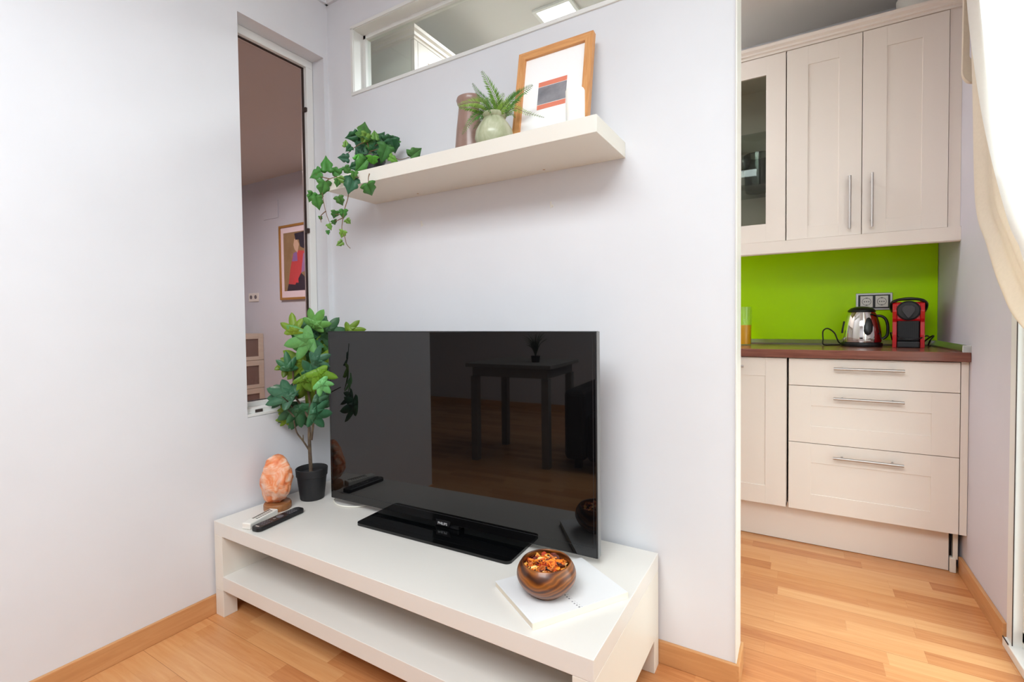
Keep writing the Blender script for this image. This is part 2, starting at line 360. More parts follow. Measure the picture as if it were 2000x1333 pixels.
IVYS=[[[0.381,-0.122,1.75],[0.455,-0.105,1.754],[0.514,-0.099,1.704],[0.572,-0.092,1.704]],[[0.381,-0.122,1.75],[0.433,-0.101,1.702],[0.41,-0.124,1.667],[0.384,-0.149,1.649],[0.475,-0.272,1.598],[0.343,-0.19,1.647],[0.352,-0.272,1.616],[0.307,-0.272,1.607],[0.288,-0.272,1.578],[0.293,-0.272,1.538],[0.309,-0.272,1.485],[0.326,-0.272,1.452]],[[0.381,-0.122,1.75],[0.359,-0.147,1.69],[0.345,-0.166,1.651],[0.438,-0.272,1.564],[0.429,-0.272,1.527],[0.408,-0.272,1.485],[0.398,-0.272,1.447],[0.394,-0.272,1.417],[0.408,-0.272,1.389],[0.418,-0.272,1.361],[0.437,-0.272,1.344]],[[0.381,-0.122,1.75],[0.389,-0.14,1.782],[0.363,-0.179,1.753],[0.344,-0.215,1.706]],[[0.381,-0.122,1.75],[0.385,-0.136,1.79],[0.389,-0.15,1.813]],[[0.381,-0.122,1.75],[0.409,-0.104,1.779],[0.452,-0.078,1.799]],[[0.334,-0.272,1.614],[0.281,-0.272,1.631],[0.264,-0.282,1.639]],[[0.307,-0.272,1.607],[0.282,-0.274,1.571],[0.275,-0.278,1.555]],[[0.544,-0.272,1.6],[0.538,-0.272,1.586],[0.538,-0.272,1.564]],[[0.405,-0.272,1.473],[0.371,-0.272,1.476],[0.356,-0.272,1.479]],[[0.396,-0.272,1.459],[0.37,-0.272,1.454],[0.352,-0.272,1.451]],[[0.307,-0.272,1.497],[0.285,-0.279,1.479],[0.286,-0.278,1.455]]]
FIG=[[0.132,-0.299,1.066,-0.212,0.009,0.977,0.625,-0.762,0.167,0.074,1],[0.12,-0.2,1.005,-0.343,-0.335,0.878,0.671,-0.741,0.003,0.15,2],[0.214,-0.245,1.089,0.663,0.071,0.745,0.489,-0.815,-0.312,0.087,2],[0.148,-0.29,0.996,-0.702,-0.674,-0.231,0.745,-0.654,0.129,0.108,2],[0.18,-0.183,1.041,0.678,0.712,0.181,0.731,-0.681,-0.046,0.101,3],[0.212,-0.163,1.034,0.691,0.722,0.039,0.776,-0.605,-0.175,0.104,3],[0.279,-0.117,1.039,0.79,0.613,0.011,0.521,-0.835,-0.176,0.068,1],[0.112,-0.161,0.99,0.308,0.306,-0.901,0.82,-0.519,0.241,0.102,1],[0.084,-0.277,0.903,-0.824,-0.546,-0.155,0.705,-0.683,0.19,0.107,1],[0.035,-0.267,0.879,0.121,-0.556,-0.822,0.746,-0.562,0.356,0.077,1],[0.103,-0.308,0.915,0.043,-0.17,0.984,0.86,-0.447,-0.244,0.065,3],[0.074,-0.199,0.868,0.01,-0.22,0.976,0.719,-0.676,-0.162,0.101,2],[0.101,-0.168,0.921,0.043,0.998,0.049,0.82,-0.227,0.526,0.093,1],[0.175,-0.191,0.872,0.361,0.728,-0.583,0.892,-0.452,0.012,0.099,1],[0.081,-0.182,0.769,0.1,-0.125,-0.987,0.705,-0.702,0.102,0.134,1],[0.147,-0.201,0.808,-0.193,-0.331,-0.924,0.646,-0.69,0.327,0.113,1],[0.091,-0.334,0.794,-0.837,-0.437,0.33,0.683,-0.6,0.416,0.108,3],[0.055,-0.318,0.773,-0.779,-0.621,-0.092,0.514,-0.712,0.479,0.088,3],[0.035,-0.279,0.779,-0.562,-0.302,0.77,0.858,-0.454,0.241,0.081,3],[0.293,-0.295,0.853,0.336,0.308,-0.89,0.787,-0.607,0.107,0.083,1],[0.302,-0.291,0.824,0.241,0.569,-0.786,0.783,-0.622,-0.002,0.063,0],[0.044,-0.27,0.729,0.006,0.382,0.924,0.452,-0.883,0.128,0.059,1],[0.035,-0.281,0.715,-0.76,-0.639,-0.116,0.627,-0.72,0.298,0.05,1],[0.071,-0.257,0.683,-0.195,-0.222,-0.955,0.903,-0.404,0.144,0.113,3],[0.109,-0.265,0.694,-0.065,0.218,-0.974,0.933,-0.335,-0.133,0.089,3],[0.035,-0.256,0.679,-0.381,-0.877,-0.294,0.699,-0.422,0.578,0.077,3],[0.287,-0.303,0.724,0.101,0.989,-0.106,0.967,-0.214,-0.14,0.092,3],[0.035,-0.291,0.675,-0.735,-0.67,-0.105,0.754,-0.645,-0.124,0.049,1],[0.083,-0.204,0.944,-0.851,-0.371,-0.373,0.419,-0.839,0.347,0.101,1],[0.083,-0.229,0.914,-0.945,-0.299,0.136,0.519,-0.518,0.68,0.082,1],[0.155,-0.178,0.966,0.598,0.665,0.448,0.719,-0.578,-0.386,0.1,1],[0.078,-0.188,0.834,-0.798,-0.502,-0.333,0.731,-0.68,-0.06,0.093,2],[0.161,-0.269,0.827,0.06,0.538,-0.841,0.794,-0.584,-0.168,0.074,1],[0.186,-0.183,0.914,0.894,0.446,-0.039,0.477,-0.808,-0.347,0.09,1],[0.222,-0.164,0.807,0.269,0.886,0.377,0.941,-0.276,-0.197,0.104,3],[0.213,-0.168,0.861,0.409,0.859,0.309,0.731,-0.54,0.417,0.09,3],[0.186,-0.188,0.755,0.393,0.267,-0.88,0.704,-0.683,0.195,0.068,3],[0.042,-0.216,0.825,-0.529,-0.638,-0.56,0.874,-0.475,-0.106,0.051,2],[0.178,-0.239,0.897,0.279,0.043,0.959,0.849,-0.486,-0.206,0.097,3],[0.146,-0.236,1.021,0.418,0.796,0.438,0.745,-0.648,0.157,0.111,3],[0.291,-0.294,0.936,0.642,0.665,0.38,0.68,-0.707,-0.195,0.071,3],[0.288,-0.301,0.759,0.257,0.883,-0.392,0.876,-0.483,-0.004,0.063,3]]
FIGS=[[0.008,[0.138,-0.238,0.446],[0.132,-0.238,0.547],[0.13,-0.237,0.631],[0.13,-0.235,0.675]],[0.0055,[0.13,-0.235,0.675],[0.131,-0.232,0.747],[0.118,-0.237,0.831],[0.111,-0.239,0.916],[0.121,-0.23,0.993]],[0.005,[0.13,-0.235,0.675],[0.113,-0.255,0.728],[0.098,-0.274,0.774],[0.1,-0.283,0.846],[0.107,-0.288,0.905]],[0.004,[0.128,-0.24,0.551],[0.126,-0.263,0.59],[0.122,-0.288,0.63],[0.129,-0.305,0.682]],[0.003,[0.126,-0.263,0.59],[0.126,-0.263,0.615]],[0.005,[0.137,-0.233,0.589],[0.146,-0.226,0.673],[0.155,-0.218,0.747],[0.151,-0.218,0.841],[0.161,-0.209,0.926]],[0.005,[0.133,-0.233,0.669],[0.14,-0.212,0.723],[0.157,-0.185,0.774],[0.179,-0.155,0.825]],[0.003,[0.102,-0.285,0.722],[0.135,-0.334,0.763],[0.17,-0.382,0.792]],[0.003,[0.121,-0.23,0.993],[0.104,-0.256,1.053],[0.099,-0.276,1.078]],[0.003,[0.121,-0.232,0.947],[0.143,-0.216,1.031],[0.166,-0.2,1.104]],[0.003,[0.151,-0.218,0.841],[0.177,-0.176,0.924],[0.188,-0.143,1.029]],[0.003,[0.131,-0.304,0.696],[0.108,-0.316,0.727]],[0.003,[0.133,-0.234,0.652],[0.151,-0.222,0.684],[0.173,-0.209,0.698]]]
FERN=[[0.0234,[1.017,-0.163,1.737],[1.025,-0.184,1.774],[1.019,-0.214,1.813],[1.011,-0.245,1.845]],[0.0156,[1.003,-0.171,1.738],[0.994,-0.195,1.774],[0.982,-0.221,1.795],[0.975,-0.244,1.818]],[0.0249,[1.001,-0.173,1.735],[0.994,-0.207,1.758],[0.977,-0.248,1.757],[0.953,-0.294,1.735]],[0.0234,[1.001,-0.173,1.735],[0.981,-0.2,1.748],[0.954,-0.231,1.752],[0.933,-0.26,1.746]],[0.0187,[0.998,-0.175,1.735],[0.975,-0.208,1.734],[0.961,-0.236,1.706],[0.948,-0.265,1.656]],[0.0249,[1.025,-0.158,1.737],[1.064,-0.161,1.767],[1.102,-0.165,1.784],[1.148,-0.165,1.8]],[0.0156,[1.033,-0.154,1.737],[1.082,-0.167,1.743],[1.131,-0.181,1.714],[1.197,-0.186,1.682]],[0.0218,[1.009,-0.156,1.742],[1.009,-0.143,1.781],[1.017,-0.125,1.824]],[0.0234,[1.025,-0.158,1.737],[1.033,-0.135,1.779],[1.05,-0.106,1.827]],[0.0218,[1.014,-0.153,1.742],[0.984,-0.152,1.784],[0.965,-0.145,1.813]],[0.0218,[1.022,-0.172,1.733],[1.052,-0.189,1.745],[1.083,-0.205,1.753]],[0.0218,[1.009,-0.168,1.738],[1.017,-0.215,1.74],[1.022,-0.265,1.75]],[0.0109,[1.033,-0.154,1.734],[1.063,-0.159,1.735],[1.086,-0.169,1.711]],[0.014,[0.99,-0.168,1.739],[0.96,-0.174,1.727],[0.932,-0.18,1.706]]]
FERNN=[0.511,-0.859,0.027]

# ================================================================ THE ROOM
LX0, LX1 = -2.6, 2.444          # living room extent in x (opens to the left behind the side wall)
YB = -4.2                        # wall behind the viewer
H = 2.62
WT = 1.705                       # end of the television wall
struct('floor', MB().box(-4.2, 2.60, YB - .1, 1.75, -0.05, 0.0), 'floor')
struct('ceiling', MB().box(LX0 - .1, 2.60, YB - .1, 0.06, H, H + .05), 'ceiling')
struct('ceiling_kitchen', MB().box(-0.12, 2.60, 0.06, 1.75, H, H + .05), 'kceiling')
# television wall with the high interior opening
CX0, CX1, CZ0, CZ1 = 0.166, 1.60, 2.081, 2.362
m = MB()
m.box(-0.12, CX0, 0, 0.1, 0, H).box(CX1, WT, 0, 0.1, 0, H).box(CX0, CX1, 0, 0.1, 0, CZ0).box(CX0, CX1, 0, 0.1, CZ1, H)
m.box(WT, 2.60, 0, 0.1, 2.58, H)
struct('wall_front', m, 'wall')
# left wall with the tall interior window
WY0, WY1, WZ0, WZ1 = -0.416, -0.024, 0.700, 2.272
m = MB()
m.box(-0.12, 0, -1.27, WY0, 0, H).box(-0.12, 0, WY1, 0.0, 0, H).box(-0.12, 0, WY0, WY1, 0, WZ0).box(-0.12, 0, WY0, WY1, WZ1, H)
struct('wall_left', m, 'wall')
# right wall with the sliding door
m = MB()
DY0, DY1, DZ1 = -0.75, 0.625, 2.30
m.box(2.444, 2.60, DY1, 1.75, 0, H).box(2.444, 2.60, YB, DY0, 0, H).box(2.444, 2.60, DY0, DY1, DZ1, H)
struct('wall_right', m, 'wall_side')
struct('wall_kitchen_back', MB().box(-0.12, 2.444, 1.606, 1.75, 0, H), 'wall')
struct('wall_kitchen_left', MB().box(-0.12, 0.0, 0.1, 1.606, 0, H), 'wall')
struct('wall_behind', MB().box(LX0 - .1, 2.60, YB - .1, YB, 0, H), 'back_wall')
struct('wall_far_left', MB().box(LX0 - .1, LX0, YB, -1.27, 0, H), 'back_wall')
struct('wall_divider', MB().box(-4.1, -0.12, -1.37, -1.27, 0, H), 'room_wall')
# the room seen through the tall window
struct('wall_next_room_far', MB().box(-4.1, -0.12, 1.45, 1.55, 0, 2.55), 'room_wall')
struct('wall_next_room_side', MB().box(-4.2, -4.1, -1.37, 1.55, 0, 2.55), 'room_wall')
m = MB().box(-4.1, -0.74, -1.27, 1.55, 2.516, 2.56).box(-0.74, -0.12, -1.27, 1.55, 2.47, 2.56)
struct('ceiling_next_room', m, 'room_ceiling')
# coving at the ceiling of the living room
cov = [(0, 0), (0, -0.104), (-0.012, -0.104), (-0.02, -0.085), (-0.05, -0.045), (-0.085, -0.02), (-0.104, -0.012), (-0.104, 0)]
m = MB(); m.prism([(a, H + b) for a, b in cov], (0.0, 2.444), 'x')
struct('trim_1', m, 'wall')
m = MB(); m.prism([(-a, H + b) for a, b in cov], (-1.27, -0.0), 'y')
struct('trim_2', m, 'wall')
# skirting boards
def skirt(name, pts, mat, th=0.012, h=0.07):
    (x0, y0), (x1, y1) = pts
    struct(name, MB().box(min(x0, x1), max(x0, x1), min(y0, y1), max(y0, y1), 0, h, 0.002), mat)
skirt('baseboard_left', ((0, -1.27), (0.012, 0)), 'base_y')
skirt('baseboard_front', ((0.012, -0.012), (WT + .004, 0)), 'base_x')
skirt('baseboard_wall_end', ((WT, -0.0119), (WT + .012, 0.112)), 'base_y')
skirt('baseboard_right', ((2.432, DY1 + .006), (2.444, 1.14)), 'base_y')
skirt('baseboard_behind', ((LX0, YB), (2.444, YB + .012)), 'base_x')
# white corner bead of the free wall end
struct('trim_3', MB().box(WT - .001, WT + .004, -0.004, 0.104, 0.07, 2.58, 0.0015), 'plastic_white')

# high interior window in the television wall: frame set in the wall
g = bpy.data.objects.new('window_1', None); COL.objects.link(g); g.location = (CX0, 0, CZ0); g['kind'] = 'structure'
m = MB(); a, b = 0.010, 0.035
# outer flange on the room side
m.box(CX0 - a, CX1 + a, -0.006, 0.004, CZ1 - .004, CZ1 + a, .001).box(CX0 - a, CX1 + a, -0.006, 0.004, CZ0 - a, CZ0 + .004, .001)
m.box(CX0 - a, CX0 + .004, -0.006, 0.004, CZ0, CZ1, .001).box(CX1 - .004, CX1 + a, -0.006, 0.004, CZ0, CZ1, .001)
# lining
m.box(CX0, CX1, 0, 0.1, CZ1 - .006, CZ1).box(CX0, CX1, 0, 0.1, CZ0, CZ0 + .004).box(CX0, CX0 + .006, 0, 0.1, CZ0, CZ1).box(CX1 - .006, CX1, 0, 0.1, CZ0, CZ1)
# inner sash around the pane
m.box(CX0 + .006, CX0 + .020, 0.055, 0.085, CZ0 + .004, CZ1 - .006).box(CX0 + .006, CX1 - .006, 0.055, 0.085, CZ1 - .022, CZ1 - .006)
m.build('window_frame', 'white_frame', g)
MB().box(CX0 + .02, CX1 - .006, 0.068, 0.072, CZ0 + .004, CZ1 - .022).build('window_glass', 'glass', g)

# tall interior window in the left wall
g = bpy.data.objects.new('window_2', None); COL.objects.link(g); g.location = (0, -0.22, WZ0); g['kind'] = 'structure'
m = MB()
X0, X1 = -0.118, -0.075
m.box(X0, X1, WY0 + .002, WY1 - .002, WZ1 - .035, WZ1 - .001, .002).box(X0, X1, WY1 - .036, WY1 - .002, WZ0, WZ1 - .035, .002)
m.box(X0, X1, WY0 + .002, WY0 + .045, WZ0, WZ1 - .035, .002).box(X0, X1, WY0 + .045, WY1 - .036, WZ0 + .001, WZ0 + .048, .002)
# lower rail close to the wall face, with a slim ledge
m.box(-0.075, -0.022, WY0 + .002, WY1 - .002, WZ0 + .001, WZ0 + .030, .002)
m.box(-0.030, -0.002, WY0 + .002, WY1 - .002, WZ0 + .001, WZ0 + .012, .002)
m.build('window_frame', 'white_frame', g)
MB().box(-0.100, -0.096, WY0 + .045, WY1 - .036, WZ0 + .048, WZ1 - .035).build('window_glass', 'bronze', g)
m = MB()
for (y0, y1, z0, z1) in ((WY1 - .040, WY1 - .036, WZ0 + .048, WZ1 - .035), (WY0 + .045, WY1 - .036, WZ1 - .038, WZ1 - .035), (WY0 + .045, WY1 - .036, WZ0 + .048, WZ0 + .051)):
    m.box(-0.104, -0.093, y0, y1, z0, z1)
m.build('window_seal', 'rubber', g)
m = MB(); m.box(-0.096, -0.072, WY1 - .046, WY1 - .036, 2.035, 2.053, .001).box(-0.096, -0.072, WY1 - .046, WY1 - .036, 1.485, 1.505, .001)
m.build('window_clip', 'rubber', g)
m = MB().box(-0.0225, -0.0205, -0.372, -0.340, WZ0 + .010, WZ0 + .024, .001)
m.build('drain_slot', 'rubber', g)

# sliding glass door in the right wall
g = bpy.data.objects.new('door_1', None); COL.objects.link(g); g.location = (2.5, -0.5, 0); g['kind'] = 'structure'
m = MB()
m.box(2.440, 2.50, DY1 - .052, DY1, 0.0, DZ1, .003).box(2.440, 2.50, DY0, DY0 + .05, 0.0, DZ1, .003).box(2.440, 2.50, DY0, DY1, DZ1 - .05, DZ1, .003)
m.box(2.430, 2.50, DY0, DY1 - .002, 0.0, 0.030, .003)
m.build('door_frame', 'white_frame', g)
m = MB()
m.box(2.462, 2.486, DY1 - .078, DY1 - .054, 0.05, DZ1 - .05, .002).box(2.462, 2.486, -0.12, -0.06, 0.05, DZ1 - .05, .002).box(2.462, 2.486, -0.11, DY1 - .054, 0.034, 0.085, .002)
m.build('door_sash', 'white_frame', g)
MB().box(2.473, 2.476, -0.08, DY1 - .077, 0.08, DZ1 - .05).box(2.49, 2.493, DY0 + .05, -0.08, 0.03, DZ1 - .05).build('door_glass', 'glass', g)
m = MB(); m.box(2.4385, 2.4405, DY1 - .055, DY1 - .052, 0.03, DZ1); m.box(2.4292, 2.4312, DY1 - .054, DY1 - .006, 0.0302, 0.034)
m.build('door_seal', 'rubber', g)
struct('floor_terrace', MB().box(2.60, 7.0, -5, 5, -0.12, -0.05), pmat('pale_terrace_paving', (235, 232, 228), 0.9))
struct('wall_terrace', MB().box(4.6, 4.7, -4.5, 4.5, -0.05, 1.1), pmat('white_terrace_parapet', (250, 250, 248), 0.9))

# ================================================================ KITCHEN
def shaker(mb, x0, x1, z0, z1, yf, t=0.018, rail=0.088, top=None, bot=None, dep=0.0035):
    """panel front facing -y with a sunken flat field and a fine groove round it"""
    top = rail if top is None else top; bot = rail if bot is None else bot
    mb.box(x0, x0 + rail, yf, yf + t, z0, z1, 0.0012); mb.box(x1 - rail, x1, yf, yf + t, z0, z1, 0.0012)
    mb.box(x0 + rail - .0005, x1 - rail + .0005, yf, yf + t, z1 - top, z1, 0.0008)
    mb.box(x0 + rail - .0005, x1 - rail + .0005, yf, yf + t, z0, z0 + bot, 0.0008)
    mb.box(x0 + rail - .001, x1 - rail + .001, yf + dep, yf + t - .002, z0 + bot - .001, z1 - top + .001)
    return mb
def bar_handle(x0, x1, z, yf, parent, vertical=False, x=None):
    m = MB(); yb = yf - 0.032
    if vertical:
        m.tube([(x, yb, x0), (x, yb, x1)], 0.006, 14); d = (x1 - x0) * .14
        for zz in (x0 + d, x1 - d): m.tube([(x, yf, zz), (x, yb, zz)], 0.0045, 10)
    else:
        m.tube([(x0, yb, z), (x1, yb, z)], 0.006, 14); d = (x1 - x0) * .14
        for xx in (x0 + d, x1 - d): m.tube([(xx, yf, z), (xx, yb, z)], 0.0045, 10)
    return m.build('handle', 'steel', parent)
YF = 1.070; ZB, ZT = 0.1825, 0.886
# drawer cabinet
t = thing('drawer_cabinet', 'cream kitchen base cabinet with three drawers below the kettle end of the worktop', 'cabinet', (2.118, 1.33, ZB))
m = MB().box(1.818, 1.834, YF + .020, 1.60, ZB, ZT - .002).box(2.402, 2.418, YF + .020, 1.60, ZB, ZT - .002).box(1.818, 2.418, 1.585, 1.60, ZB, ZT - .002)
m.box(1.818, 2.418, YF + .020, 1.60, ZB, ZB + .016)
m.build('carcass', 'cab', t)
DR = [(0.759, ZT - .004), (0.497, 0.7565), (ZB + .001, 0.4945)]
for i, (z0, z1) in enumerate(DR):
    m = MB()
    if i == 0: m.box(1.8195, 2.4165, YF, YF + .018, z0, z1, 0.0015)
    else: shaker(m, 1.8195, 2.4165, z0, z1, YF, top=.088, bot=.078)
    fr = m.build('drawer', 'cab', t)
    zz = (0.842, 0.710, 0.446)[i]
    # handle: sub-part of its drawer
    bar_handle(1.991, 2.237, zz, YF, fr)
# drawers' children are at world coordinates: the drawer meshes sit at the thing's origin
t = thing('base_cabinet', 'cream kitchen base cabinet with one tall panelled door left of the drawers', 'cabinet', (1.51, 1.33, ZB))
m = MB().box(1.212, 1.228, YF + .020, 1.60, ZB, ZT - .002).box(1.796, 1.812, YF + .020, 1.60, ZB, ZT - .002).box(1.212, 1.812, 1.585, 1.60, ZB, ZT - .002).box(1.212, 1.812, YF + .02, 1.60, ZB, ZB + .016)
m.build('carcass', 'cab', t)
d = shaker(MB(), 1.2135, 1.8095, ZB + .001, ZT - .004, YF, rail=.087).build('door', 'cab', t)
bar_handle(1.386, 1.632, 0.840, YF, d)
# filler and plinth
tag(MB().box(2.4195, 2.4430, YF + .004, YF + .05, ZB, ZT - .001, .001).build('filler_panel', 'cab'), 'narrow cream filler strip between the drawers and the right wall', 'panel')
t = thing('plinth', 'cream plinth board along the floor under the base cabinets', 'plinth', (1.8, 1.15, 0))
MB().box(1.2, 2.402, 1.141, 1.157, 0.002, ZB + .004, .001).build('board', 'cab', t)
MB().box(2.4035, 2.424, 1.128, 1.157, 0.0, 0.062, .003).box(2.414, 2.430, 1.135, 1.160, 0.055, ZB, .002).build('end_bracket', 'white', t)
MB().box(2.4022, 2.4034, 1.139, 1.1565, 0.002, ZB).build('end_gap', 'rubber', t)
# worktop
m = MB(); m.box(1.15, 2.4435, 1.046, 1.604, 0.886, 0.924, .003)
tag(m.build('worktop', 'walnut'), 'dark walnut laminate kitchen worktop over the cream base cabinets', 'worktop')
m = MB()
prof = [(1.604, .924), (1.580, .924), (1.578, .930), (1.598, .950), (1.604, .950)]
m.prism([(a, b) for a, b in prof], (1.15, 2.419), 'x', 'alu')
m.prism([(2.4435, .924), (2.418, .924), (2.416, .930), (2.438, .950), (2.4435, .950)], (1.052, 1.604), 'y', 'alu')
m.box(2.417, 2.4435, 1.050, 1.0525, .924, .951, .001, 'plastic_white')
tag(m.build('sealing_strip', 'alu'), 'silver aluminium sealing strip along the back and right edge of the worktop', 'strip')
# splashback
tag(MB().box(0.9, 2.4425, 1.598, 1.6055, 0.9502, 1.4468).build('splashback', 'green'), 'bright lime green splashback between worktop and wall cabinets', 'splashback')
# wall cabinets
YU = 1.2265; UZ0, UZ1 = 1.448, 2.3635
def wall_carcass(x0, x1, t, back=True):
    m = MB().box(x0, x0 + .016, YU + .020, 1.604, UZ0, UZ1).box(x1 - .016, x1, YU + .020, 1.604, UZ0, UZ1)
    m.box(x0 + .016, x1 - .016, YU + .020, 1.604, UZ0, UZ0 + .016).box(x0 + .016, x1 - .016, YU + .020, 1.604, UZ1 - .016, UZ1).box(x0 + .016, x1 - .016, 1.592, 1.604, UZ0 + .016, UZ1 - .016)
    return m.build('carcass', 'cab', t)
t = thing('wall_cabinet', 'cream wall cabinet with two solid panelled doors above the kettle', 'cabinet', (2.10, 1.41, UZ0))
wall_carcass(1.803, 2.403, t)
for (x0, x1, hx) in ((1.8045, 2.1020, 2.056), (2.1045, 2.4020, 2.138)):
    d = shaker(MB(), x0, x1, UZ0 + .001, UZ1 - .002, YU, rail=.088, top=.088, bot=.06).build('door', 'cab', t)
    bar_handle(1.474, 1.715, 0, YU, d, True, hx)
t = thing('glazed_wall_cabinet', 'cream wall cabinet with a grey glass door beside the wall end', 'cabinet', (1.6, 1.41, UZ0))
wall_carcass(1.401, 1.801, t)
x0, x1, z0, z1 = 1.4025, 1.7995, UZ0 + .001, UZ1 - .002
m = MB().box(x0, x0 + .085, YU, YU + .018, z0, z1, .0012).box(x1 - .085, x1, YU, YU + .018, z0, z1, .0012)
m.box(x0 + .0845, x1 - .0845, YU, YU + .018, z1 - .090, z1, .0008).box(x0 + .0845, x1 - .0845, YU, YU + .018, z0, z0 + .090, .0008)
d = m.build('door', 'cab', t)
MB().box(x0 + .084, x1 - .084, YU + .008, YU + .012, z0 + .089, z1 - .089).build('pane', 'cab_glass', d)
for z in (1.752, 2.008):
    MB().box(1.418, 1.784, YU + .05, 1.590, z, z + .006).build('glass_shelf', 'cab_glass', t)
# glasses inside
def stem_glass(x, y, z, label):
    m = MB().lathe([(0, 0), (.033, 0), (.033, .002), (.005, .006), (.0035, .012), (.0035, .075), (.012, .085), (.034, .115), (.038, .145), (.033, .185), (.032, .185), (.037, .145), (.033, .116), (.0, .088)], (x, y, z), 28)
    return tag(m.build('wine_glass', 'tumbler'), label, 'glass', None)
stem_glass(1.60, 1.36, 1.7582, 'clear wine glass on the middle glass shelf, nearer the cabinet door')
m = MB().lathe([(0, 0), (.055, 0), (.062, .02), (.070, .20), (.067, .20), (.058, .02), (0, .006)], (1.66, 1.475, 1.7582), 40, fn=lambda a, z: 1 + .012 * math.cos(a * 20))
tag(m.build('glass_jar', 'reeded'), 'ribbed glass jar at the back of the middle shelf in the glazed cabinet', 'jar')
m = MB().lathe([(0, 0), (.03, 0), (.05, .03), (.075, .06), (.072, .06), (.048, .034), (0, .006)], (1.64, 1.42, UZ0 + .0165), 32)
tag(m.build('glass_bowl', 'tumbler'), 'small glass bowl on the floor of the glazed wall cabinet', 'bowl')
# filler, crown moulding and light rail
tag(MB().box(2.404, 2.4435, YU + .004, 1.604, UZ0 - .006, UZ1).build('wall_filler_panel', 'cab'), 'cream side panel closing the wall cabinets against the right wall', 'panel')
CP = [(0, 0), (0, .012), (-.008, .016), (-.010, .024), (-.020, .034), (-.022, .044), (-.022, .050), (.03, .050), (.03, 0)]
m = MB().prism([(YU - .004 + a, UZ1 + b * .92) for a, b in CP], (1.38, 2.4435), 'x')
tag(m.build('crown_moulding', 'cab'), 'cream crown moulding along the top of the wall cabinets over the worktop', 'moulding')
m = MB().prism([(YU - .012, UZ0 - .001), (YU - .012, UZ0 - .058), (YU - .006, UZ0 - .063), (YU + .010, UZ0 - .063), (YU + .010, UZ0 - .001)], (1.38, 2.4435), 'x')
tag(m.build('light_rail', 'cab'), 'cream pelmet rail under the wall cabinets above the green splashback', 'rail')
# things kept on top of the wall cabinets
m = MB().lathe([(0, 0), (.05, 0), (.075, .03), (.082, .10), (.084, .16), (.080, .16), (.076, .10), (.068, .035), (0, .01)], (2.325, 1.375, UZ1 + .001), 40)
tag(m.build('white_pot', 'plastic_white'), 'white round pot standing on top of the wall cabinets near the right wall', 'pot')
m = MB().lathe([(0, 0), (.012, 0), (.016, .03), (.013, .07), (.018, .09), (0, .10)], (2.215, 1.36, UZ1 + .001), 20)
tag(m.build('figurine', MT['vase_brown']), 'small brown ornament on top of the wall cabinets left of the white pot', 'ornament')
# cabinets along the left kitchen wall (seen through the high window)
t = thing('side_wall_cabinet', 'cream wall cabinet on the left kitchen wall seen through the high window', 'cabinet', (0.15, 0.9, UZ0))
LZ1 = 2.392
MB().box(0.002, 0.292, 0.236, 1.60, UZ0, LZ1).build('carcass', 'white', t)
for k in range(4):
    y0 = 0.262 + k * 0.334
    m = MB(); X = 0.2935; y1 = y0 + .331
    m.box(X, X + .018, y0, y0 + .07, UZ0, LZ1 - .002, .001).box(X, X + .018, y1 - .07, y1, UZ0, LZ1 - .002, .001)
    m.box(X, X + .018, y0 + .069, y1 - .069, LZ1 - .072, LZ1 - .002, .001).box(X, X + .018, y0 + .069, y1 - .069, UZ0, UZ0 + .07, .001).box(X, X + .014, y0 + .069, y1 - .069, UZ0 + .06, LZ1 - .06)
    m.build('door', 'cab', t)
MB().box(0.2935, 0.3115, 0.236, 0.260, UZ0, LZ1 - .002, .001).build('edge_strip', 'cab', t)
m = MB()
CQ = [(0, 0), (0, .012), (.008, .016), (.010, .028), (.020, .038), (.022, .052), (-.03, .052), (-.03, 0)]
def mitre(bm, prof):
    # L-shaped run: along x at y=0.236 facing -y, then along y at x=0.3115 facing +x
    A = [(0.002, 0.236 - a, LZ1 + b) for a, b in prof]; B = [(0.3115 + a, 0.236 - a, LZ1 + b) for a, b in prof]; C = [(0.3115 + a, 1.60, LZ1 + b) for a, b in prof]
    R = [[bm.verts.new(p) for p in q] for q in (A, B, C)]; n = len(prof)
    for P, Q in zip(R, R[1:]):
        for k in range(n): bm.faces.new((P[k], P[(k + 1) % n], Q[(k + 1) % n], Q[k]))
    bm.faces.new(R[0]); bm.faces.new(R[2])
mitre(m.bm, CQ)
tag(m.build('crown_moulding', 'cab'), 'cream crown moulding turning the corner of the cabinet seen through the high window', 'moulding')
# recessed panel lamp in the kitchen ceiling
t = thing('ceiling_panel_light', 'square white lit panel lamp in the kitchen ceiling', 'light', (0.81, 0.87, H - .012))
m = MB(); x0, x1, y0, y1 = .705, .915, .665, .985
m.box(x0, x1, y0, y0 + .018, H - .012, H, .001).box(x0, x1, y1 - .018, y1, H - .012, H, .001).box(x0, x0 + .018, y0 + .018, y1 - .018, H - .012, H, .001).box(x1 - .018, x1, y0 + .018, y1 - .018, H - .012, H, .001)
m.build('frame', 'white_frame', t)
MB().box(x0 + .018, x1 - .018, y0 + .018, y1 - .018, H - .008, H).build('diffuser', 'led', t)

